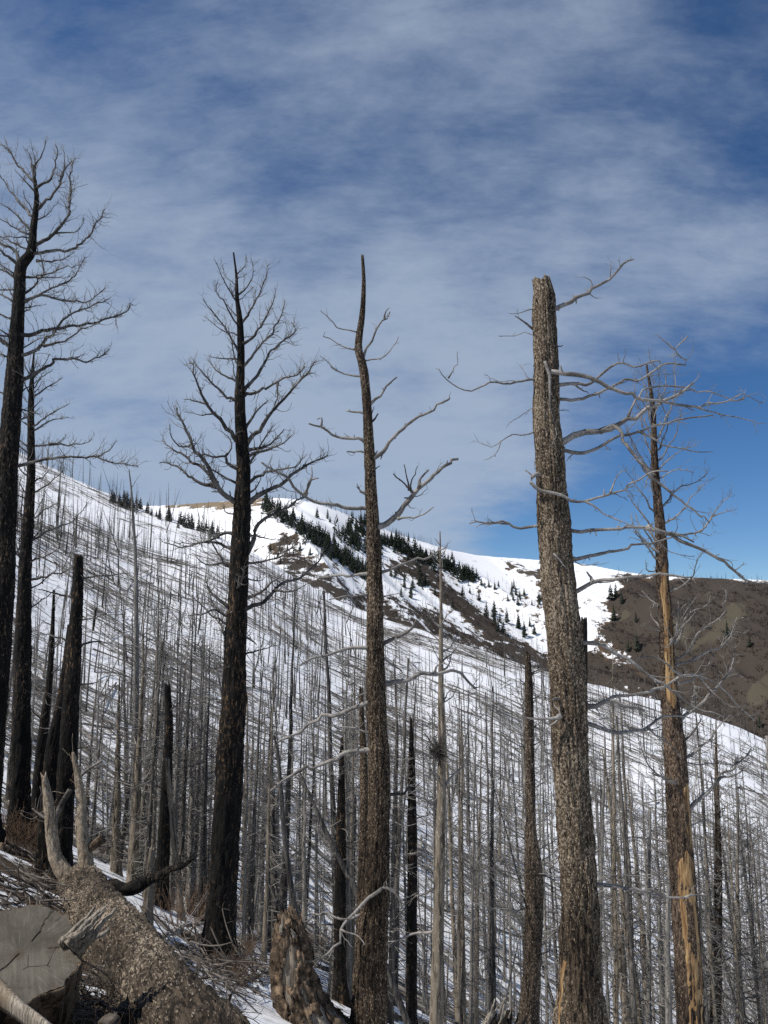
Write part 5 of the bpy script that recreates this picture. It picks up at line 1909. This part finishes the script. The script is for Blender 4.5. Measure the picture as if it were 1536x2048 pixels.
# split weathered rail in the corner
p0, p1 = at(-70, 1925, 5.9), at(112, 2075, 5.0)
mb = MB()
shard(mb, p0, p1, 0.17, 0.12, 0.11, 0.5, 620, 7)
tag(mb.obj('split_rail', M['greywood'], None), 'pale weathered split log slanting across the bottom left corner', 'log')

# ------------------------------------------------------------------ rotten upright stump
rows = np.array([(573, 1830, 26), (576, 1842, 42), (579, 1860, 52), (584, 1890, 66), (586, 1920, 74), (590, 1960, 78), (603, 2000, 84), (620, 2048, 108), (640, 2100, 150), (650, 2150, 165)], float)[::-1]
Ys = 12.2
C = at(rows[:, 0], rows[:, 1], Ys)
R = rows[:, 2] / 2 * depth(rows[:, 1], Ys) / F
qq = smooth_line(np.hstack([C, R[:, None]]), 110)
sides = 90
zpy = lambda py: float(at(590, py, Ys)[2])
base = (C[0][0], C[0][1], g1(C[0][0], C[0][1]))
st_root = empty('rotten_stump', base, 'jagged rotten orange-brown stump with grey wood inside, bottom left of the central snag', 'stump')
sel = qq[:, 2] < zpy(1866)
V, q, t = bark_tube(qq[sel, :3], qq[sel, 3] * 0.88, 60, 0.16, 5.4, 9, 0.16)
mb = MB()
mb.add(V, q, t)
o = mb.obj('heartwood', M['greywood'], st_root, base)
o['label'] = 'pale grey bare wood showing through the broken bark'
V, q, t = bark_tube(qq[:, :3], qq[:, 3], sides, 0.34, 8.4, 15, 0.2)
Vg = V[:110 * sides].reshape(110, sides, 3)
rel = Vg - qq[:, None, :3]
az = np.degrees(np.arctan2(rel[..., 1], rel[..., 0]))
hole = np.zeros(az.shape)
for zc_, sz_, ac, sa_ in ((zpy(1925), 0.30, -92, 30), (zpy(1893), 0.20, -72, 13), (zpy(2035), 0.22, -62, 26), (zpy(1985), 0.30, -115, 7), (zpy(1850), 0.10, -50, 12), (zpy(1960), 0.4, 40, 25)):
    dd = (az - ac + 180) % 360 - 180
    hole = np.maximum(hole, np.exp(-((Vg[..., 2] - zc_) / sz_) ** 2 - (dd / sa_) ** 2))
S2 = np.arange(110)[:, None] * 0.03
cA, sA = np.cos(np.radians(az)), np.sin(np.radians(az))
hole = hole + (fbm(cA * 5, sA * 5, S2 * 4, 4) - 0.5) * 0.9
keep = hole < 0.52
lipv = 1 + 0.10 * np.clip(hole - 0.2, 0, 0.4) + 0.22 * (fbm(cA * 7, sA * 7, S2 * 3 + 9, 4) - 0.5)
Vg = qq[:, None, :3] + rel * lipv[..., None]
V[:110 * sides] = Vg.reshape(-1, 3)
kq = keep.ravel()
q = q[kq[q].all(1)]
mb = MB()
mb.add(V, q, t)
o = mb.obj('bark', M['rot'], st_root, base)
sol = o.modifiers.new('thickness', 'SOLIDIFY')
sol.thickness = 0.045
sol.offset = -1
for k in range(9):
    a0 = at(rs.uniform(553, 610), rs.uniform(1850, 1900), Ys - rs.uniform(0.05, 0.25))
    mb = MB()
    shard(mb, a0, a0 + np.array([rs.normal(0, 0.05), rs.normal(0, 0.04), rs.uniform(0.12, 0.28)]), 0.07, 0.02, 0.03, rs.uniform(0, 3), 640 + k)
    mb.obj('splinter', M['rot'] if k % 3 else M['greywood'], st_root, base)

# ------------------------------------------------------------------ splintered snag at the bottom edge
foot = at(985, 2120, 9.0)
base = (foot[0], foot[1], g1(foot[0], foot[1]))
sp_root = empty('splintered_snag', base, 'grey splintered wood stub poking up at the bottom edge', 'snag')
C = np.array([base, (foot[0] + 0.02, foot[1], (base[2] + foot[2]) / 2), tuple(foot), tuple(at(1000, 2040, 9.0))])
C[0, 2] -= 0.3
qq = smooth_line(np.hstack([C, np.array([[0.2], [0.17], [0.155], [0.12]])]), 60)
V, q, t = bark_tube(qq[:, :3], qq[:, 3], 30, 0.18, 3.3, 7, 0.15)
mb = MB()
mb.add(V, q, t)
mb.obj('trunk', M['char'], sp_root, base)
for k in range(13):
    f = k / 12
    a0 = at(950 + 75 * f + rs.normal(0, 4), 2085 + rs.normal(0, 8), 8.85 + rs.uniform(-0.05, 0.18))
    tipx = 985 + 50 * f + rs.normal(0, 6)
    b0 = at(tipx, 1988 + abs(f - 0.4) * 70 + rs.uniform(0, 14), 8.95 + rs.uniform(-0.05, 0.15))
    mb = MB()
    shard(mb, a0, b0, rs.uniform(0.05, 0.09), 0.015, rs.uniform(0.03, 0.05), rs.uniform(-0.6, 0.6), 660 + k, 12)
    mb.obj('splinter', M['greywood'] if f < 0.75 else M['char'], sp_root, base)

p0 = at(424, 2066, 8.2)
mb = MB()
shard(mb, p0, at(461, 1992, 8.2), 0.075, 0.03, 0.05, 0.4, 690, 14)
tag(mb.obj('broken_shard', M['rot'], None), 'dark pointed shard of wood standing at the lower end of the big log', 'wood shard')

hero('tiny_stump', 'small tan stump in the snow behind the dark limb of the fallen trunk', 'stump', 15.0,
     [(304, 1698, 9), (302, 1720, 12), (300, 1745, 14), (298, 1790, 18)], [], M['pole_tan'], M['limb'], 32, 0.16, 6, 51, jag=0.08)


# rocks by the log
def rock(px, py, Y, r, seed, label):
    c = at(px, py, Y)
    n, s = 16, 24
    th = np.linspace(0.02, math.pi - 0.02, n)
    ph = np.arange(s) / s * 2 * math.pi
    TH, PH = np.meshgrid(th, ph, indexing='ij')
    X, Yv, Z = np.sin(TH) * np.cos(PH), np.sin(TH) * np.sin(PH), np.cos(TH)
    k = r * (0.75 + 0.7 * (fbm(X * 1.6 + seed, Yv * 1.6, Z * 1.6, 3)))
    V = np.stack([X * k * 1.2, Yv * k, Z * k * 0.8], -1).reshape(-1, 3) + c
    idx = np.arange(n * s).reshape(n, s)
    q = np.stack([idx[:-1], idx[1:], np.roll(idx[1:], -1, 1), np.roll(idx[:-1], -1, 1)], -1).reshape(-1, 4)
    mb = MB()
    mb.add(V, q)
    o = mb.obj('rock', M['rock'], None, smooth=False)
    tag(o, label, 'rock')


rock(440, 2030, 8.4, 0.15, 1.0, 'brown rock at the lower end of the big log beside the dark shard')
rock(218, 2044, 6.6, 0.06, 4.0, 'small grey stone under the big log by the dark hollow')

# ------------------------------------------------------------------ branches and thin logs lying on the near slope
def lying(pts, w0, name, label, mat, cat, twig, seed, lift=0.04, amp=0.06):
    P = []
    for k, (px, py) in enumerate(pts):
        h = hit(px, py, 5, 45, 900)
        if h is None:
            return
        P.append((h[0], h[1], h[2] + lift + (0.05 if 0 < k < len(pts) - 1 else 0)))
    P = np.array(P)
    Y = P[:, 1].mean()
    r0 = w0 / 2 * Y / F
    root = bpy.data.objects.new('tmp', None)
    o = limb(root, (0, 0, 0), P, r0, r0 * 0.45, mat, name, twig, seed, 8, 0.3, 0.8)
    o.parent = None
    bpy.data.objects.remove(root)
    tag(o, label, cat, 'branches and logs lying on the near slope')


z5 = lambda pts: [(x / 2.56, 1500 + y / 2.56) for x, y in pts]
lying(z5([(870, 930), (800, 890), (735, 850), (720, 805)]), 9, 'fallen_branch', 'dark forked branch lying on the snow patch beside the big log', M['limb_dark'], 'branch', 0.2, 700)
lying(z5([(840, 980), (950, 940), (1060, 920), (1200, 870)]), 6, 'fallen_branch', 'thin grey branch lying below the foot of the black pine', M['limb'], 'branch', 0.9, 701, 0.15)
lying(z5([(900, 1025), (960, 1040), (1015, 1072)]), 11, 'fallen_branch', 'short curved dark branch piece on the brush heap', M['limb_dark'], 'branch', 0.2, 702, 0.1)
lying(z5([(920, 1105), (980, 1085), (1035, 1065)]), 15, 'fallen_branch', 'thick grey chunk of branch on the brush heap', M['limb'], 'branch', 0.0, 703, 0.1)
lying(z5([(1020, 1010), (1050, 1050), (1085, 1090)]), 8, 'fallen_branch', 'stubby dark stick slanting over the brush heap', M['limb_dark'], 'branch', 0.2, 704, 0.12)
lying(z5([(1090, 1055), (1200, 1022), (1275, 1008)]), 9, 'fallen_branch', 'brown branch at the upper right of the brush heap', M['limb_dark'], 'branch', 0.8, 705, 0.1)
lying(z5([(890, 935), (960, 970), (1090, 990), (1190, 1000)]), 10, 'fallen_log', 'rotting brown log lying below the black pine', M['rot'], 'log', 0.6, 706, 0.08)
lying(z5([(1240, 1215), (1330, 1190), (1400, 1170)]), 10, 'fallen_branch', 'dark branch running into the foot of the rotten stump', M['limb_dark'], 'branch', 0.8, 707, 0.1)
NL = [((630, 1932), (708, 1966), 'dark log on the snow between the rotten stump and the central snag'), ((690, 1890), (742, 1912), 'short log half hidden behind the foot of the central snag'),
      ((772, 1983), (838, 2010), 'log on the snow just right of the central snag'), ((786, 2040), (868, 2052), 'log along the bottom edge right of the central snag'),
      ((862, 1975), (965, 2014), 'long thin log behind the straight grey dead tree'), ((480, 1925), (556, 1960), 'grey log below the brush heap left of the rotten stump'),
      ((150, 1640), (250, 1690), 'thin log on the snow behind the pale upright limbs'), ((20, 1660), (100, 1690), 'dark log among the brush at the left edge'),
      ((190, 1690), (300, 1745), 'log lying uphill of the tiny tan stump'), ((500, 1880), (600, 1912), 'log shadowed on the snow right of the black pine'),
      ((0, 1700), (75, 1722), 'grey log in the litter at the left edge'), ((330, 1760), (420, 1800), 'log crossing the brush left of the black pine'),
      ((900, 1985), (1010, 2020), 'thin log at the foot of the stand, right of the straight grey tree')]
for k, (a, b, lab) in enumerate(NL):
    lying([a, ((a[0] + b[0]) / 2, (a[1] + b[1]) / 2), b], 11 + (k * 7) % 5, 'fallen_log', lab, M[('pole_dark', 'pole_grey', 'rot', 'pole_tan')[k % 4]], 'log', 0.25, 720 + k, 0.06)


# ------------------------------------------------------------------ bare reddish shrubs
def shrub_proto(seed, stems, H):
    r_ = np.random.RandomState(seed)
    mb = MB()
    base = np.column_stack([r_.normal(0, 0.13, stems), r_.normal(0, 0.13, stems), np.full(stems, -0.05)])
    d = np.column_stack([base[:, 0] * 2.4, base[:, 1] * 2.4, np.ones(stems)]) + r_.normal(0, 0.16, (stems, 3))
    ln = H * r_.uniform(0.5, 1.1, stems)
    P = twig_paths(base, d, ln, 7, 0.1, 0.10, r_)
    tubes(mb, P, np.full((stems, 1), 0.0055) * np.linspace(1, 0.45, 7)[None], 3)
    k = stems * 5
    pk, pj = r_.randint(0, stems, k), r_.randint(2, 7, k)
    d2 = P[pk, pj] - P[pk, pj - 1]
    d2 = d2 / np.linalg.norm(d2, axis=1, keepdims=True) + r_.normal(0, 0.42, (k, 3))
    P2 = twig_paths(P[pk, pj], d2, ln[pk] * r_.uniform(0.12, 0.4, k), 4, 0.3, 0.15, r_)
    tubes(mb, P2, np.full((k, 1), 0.0034) * np.linspace(1, 0.6, 4)[None], 3)
    o = mb.obj('bare_shrub', M['shrub'])
    KIDS[o.name] = []
    tag(o, 'x', 'shrub')
    return o


sps = [shrub_proto(800 + i, 46, 1.0) for i in range(4)]
rs = np.random.RandomState(91)
SH = [((10, 1640, 230, 1700), 26, (0.5, 0.9), 'leafless reddish shrub on the brown bank below the black trunks at left'),
      ((60, 1590, 120, 1640), 8, (0.7, 1.1), 'leafless shrub around the feet of the charred trunks at left'),
      ((360, 1790, 425, 1870), 9, (0.7, 1.2), 'leafless reddish shrub just left of the black pine foot'),
      ((480, 1760, 570, 1880), 11, (0.8, 1.3), 'leafless reddish shrub between the black pine and the rotten stump'),
      ((600, 1850, 725, 1930), 26, (0.9, 1.5), 'tall leafless brown shrub in the thicket left of the central snag'),
      ((775, 1890, 860, 1985), 16, (0.8, 1.4), 'leafless brown shrub in the thicket right of the central snag'),
      ((190, 1700, 350, 1760), 6, (0.5, 0.9), 'leafless shrub on the snow around the tiny stump'),
      ((380, 1880, 540, 1990), 6, (0.4, 0.7), 'low leafless shrub poking from the brush heap')]
for (x0, y0, x1, y1), n, hr, lab in SH:
    for k in range(n):
        h = hit(rs.uniform(x0, x1), rs.uniform(y0, y1), 5, 40, 700)
        if h is None:
            continue
        s = rs.uniform(*hr)
        c = copy_thing(sps[rs.randint(4)], (h[0], h[1], h[2]), rs.uniform(0, 6.28), (s * rs.uniform(0.9, 1.4),) * 2 + (s,), lab, lab.split(' shrub ')[1] + ' shrubs')
for px, py, Y, s, lab in ((205, 2085, 6.4, 0.45, 'wispy dry stems at the bottom edge beside the dark hollow'),):
    c = at(px, py, Y)
    copy_thing(sps[0], (c[0], c[1], min(g1(c[0], c[1]), c[2])), 1.0, (s, s, s), lab)
for p in sps:
    drop_thing(p)

# ------------------------------------------------------------------ litter: brush heap and sticks nobody could count
rs = np.random.RandomState(101)
mb = MB()


def sticks(box, n, lr, r, spread=0.25, lift=0.12, poly=None):
    px, py = rs.uniform(box[0], box[2], n), rs.uniform(box[1], box[3], n)
    B, L = [], []
    for a, b in zip(px, py):
        h = hit(a, b, 4.5, 36, 260)
        if h is not None:
            B.append(h)
    B = np.array(B)
    k = len(B)
    B[:, 2] += rs.uniform(0, lift, k)
    az = rs.normal(-0.5, 0.9, k) + np.where(rs.rand(k) < 0.5, math.pi, 0)
    d = np.column_stack([np.cos(az), np.sin(az), -0.45 * np.cos(az) - 0.37 * np.sin(az) + rs.normal(0, spread, k)])
    P = twig_paths(B, d, rs.uniform(*lr, k), 5, 0, 0.16, rs)
    P[:, :, 2] = np.maximum(P[:, :, 2], ground(P[:, :, 0], P[:, :, 1]) + 0.01)
    tubes(mb, P, rs.uniform(*r, k)[:, None] * np.linspace(1, 0.45, 5)[None], 4)
    m2 = k * 2
    pk, pj = rs.randint(0, k, m2), rs.randint(1, 5, m2)
    P2 = twig_paths(P[pk, pj], rs.normal(0, 1, (m2, 3)) + np.array([0, 0, 0.3]), rs.uniform(0.06, 0.3, m2), 4, 0, 0.2, rs)
    tubes(mb, P2, np.full((m2, 1), 0.0045) * np.linspace(1, 0.5, 4)[None], 3)


sticks((370, 1890, 535, 2000), 210, (0.3, 1.3), (0.006, 0.02), 0.35, 0.35)
o = mb.obj('brush_heap', M['stick'])
tag(o, 'tangled heap of grey sticks between the big log and the rotten stump', 'brush heap', None, 'stuff')
mb = MB()
sticks((0, 1610, 260, 1800), 230, (0.2, 1.0), (0.004, 0.013), 0.2)
sticks((0, 1740, 130, 1830), 90, (0.2, 0.9), (0.006, 0.02), 0.3, 0.2)
sticks((230, 1760, 720, 1990), 170, (0.2, 1.2), (0.004, 0.014), 0.15)
sticks((600, 1880, 1020, 2048), 380, (0.2, 1.3), (0.004, 0.014), 0.15)
sticks((0, 1960, 480, 2048), 380, (0.1, 0.5), (0.003, 0.010), 0.25)
o = mb.obj('forest_litter', M['stick'])
tag(o, 'scattered dead sticks and twigs littering the near slope', 'litter', None, 'stuff')
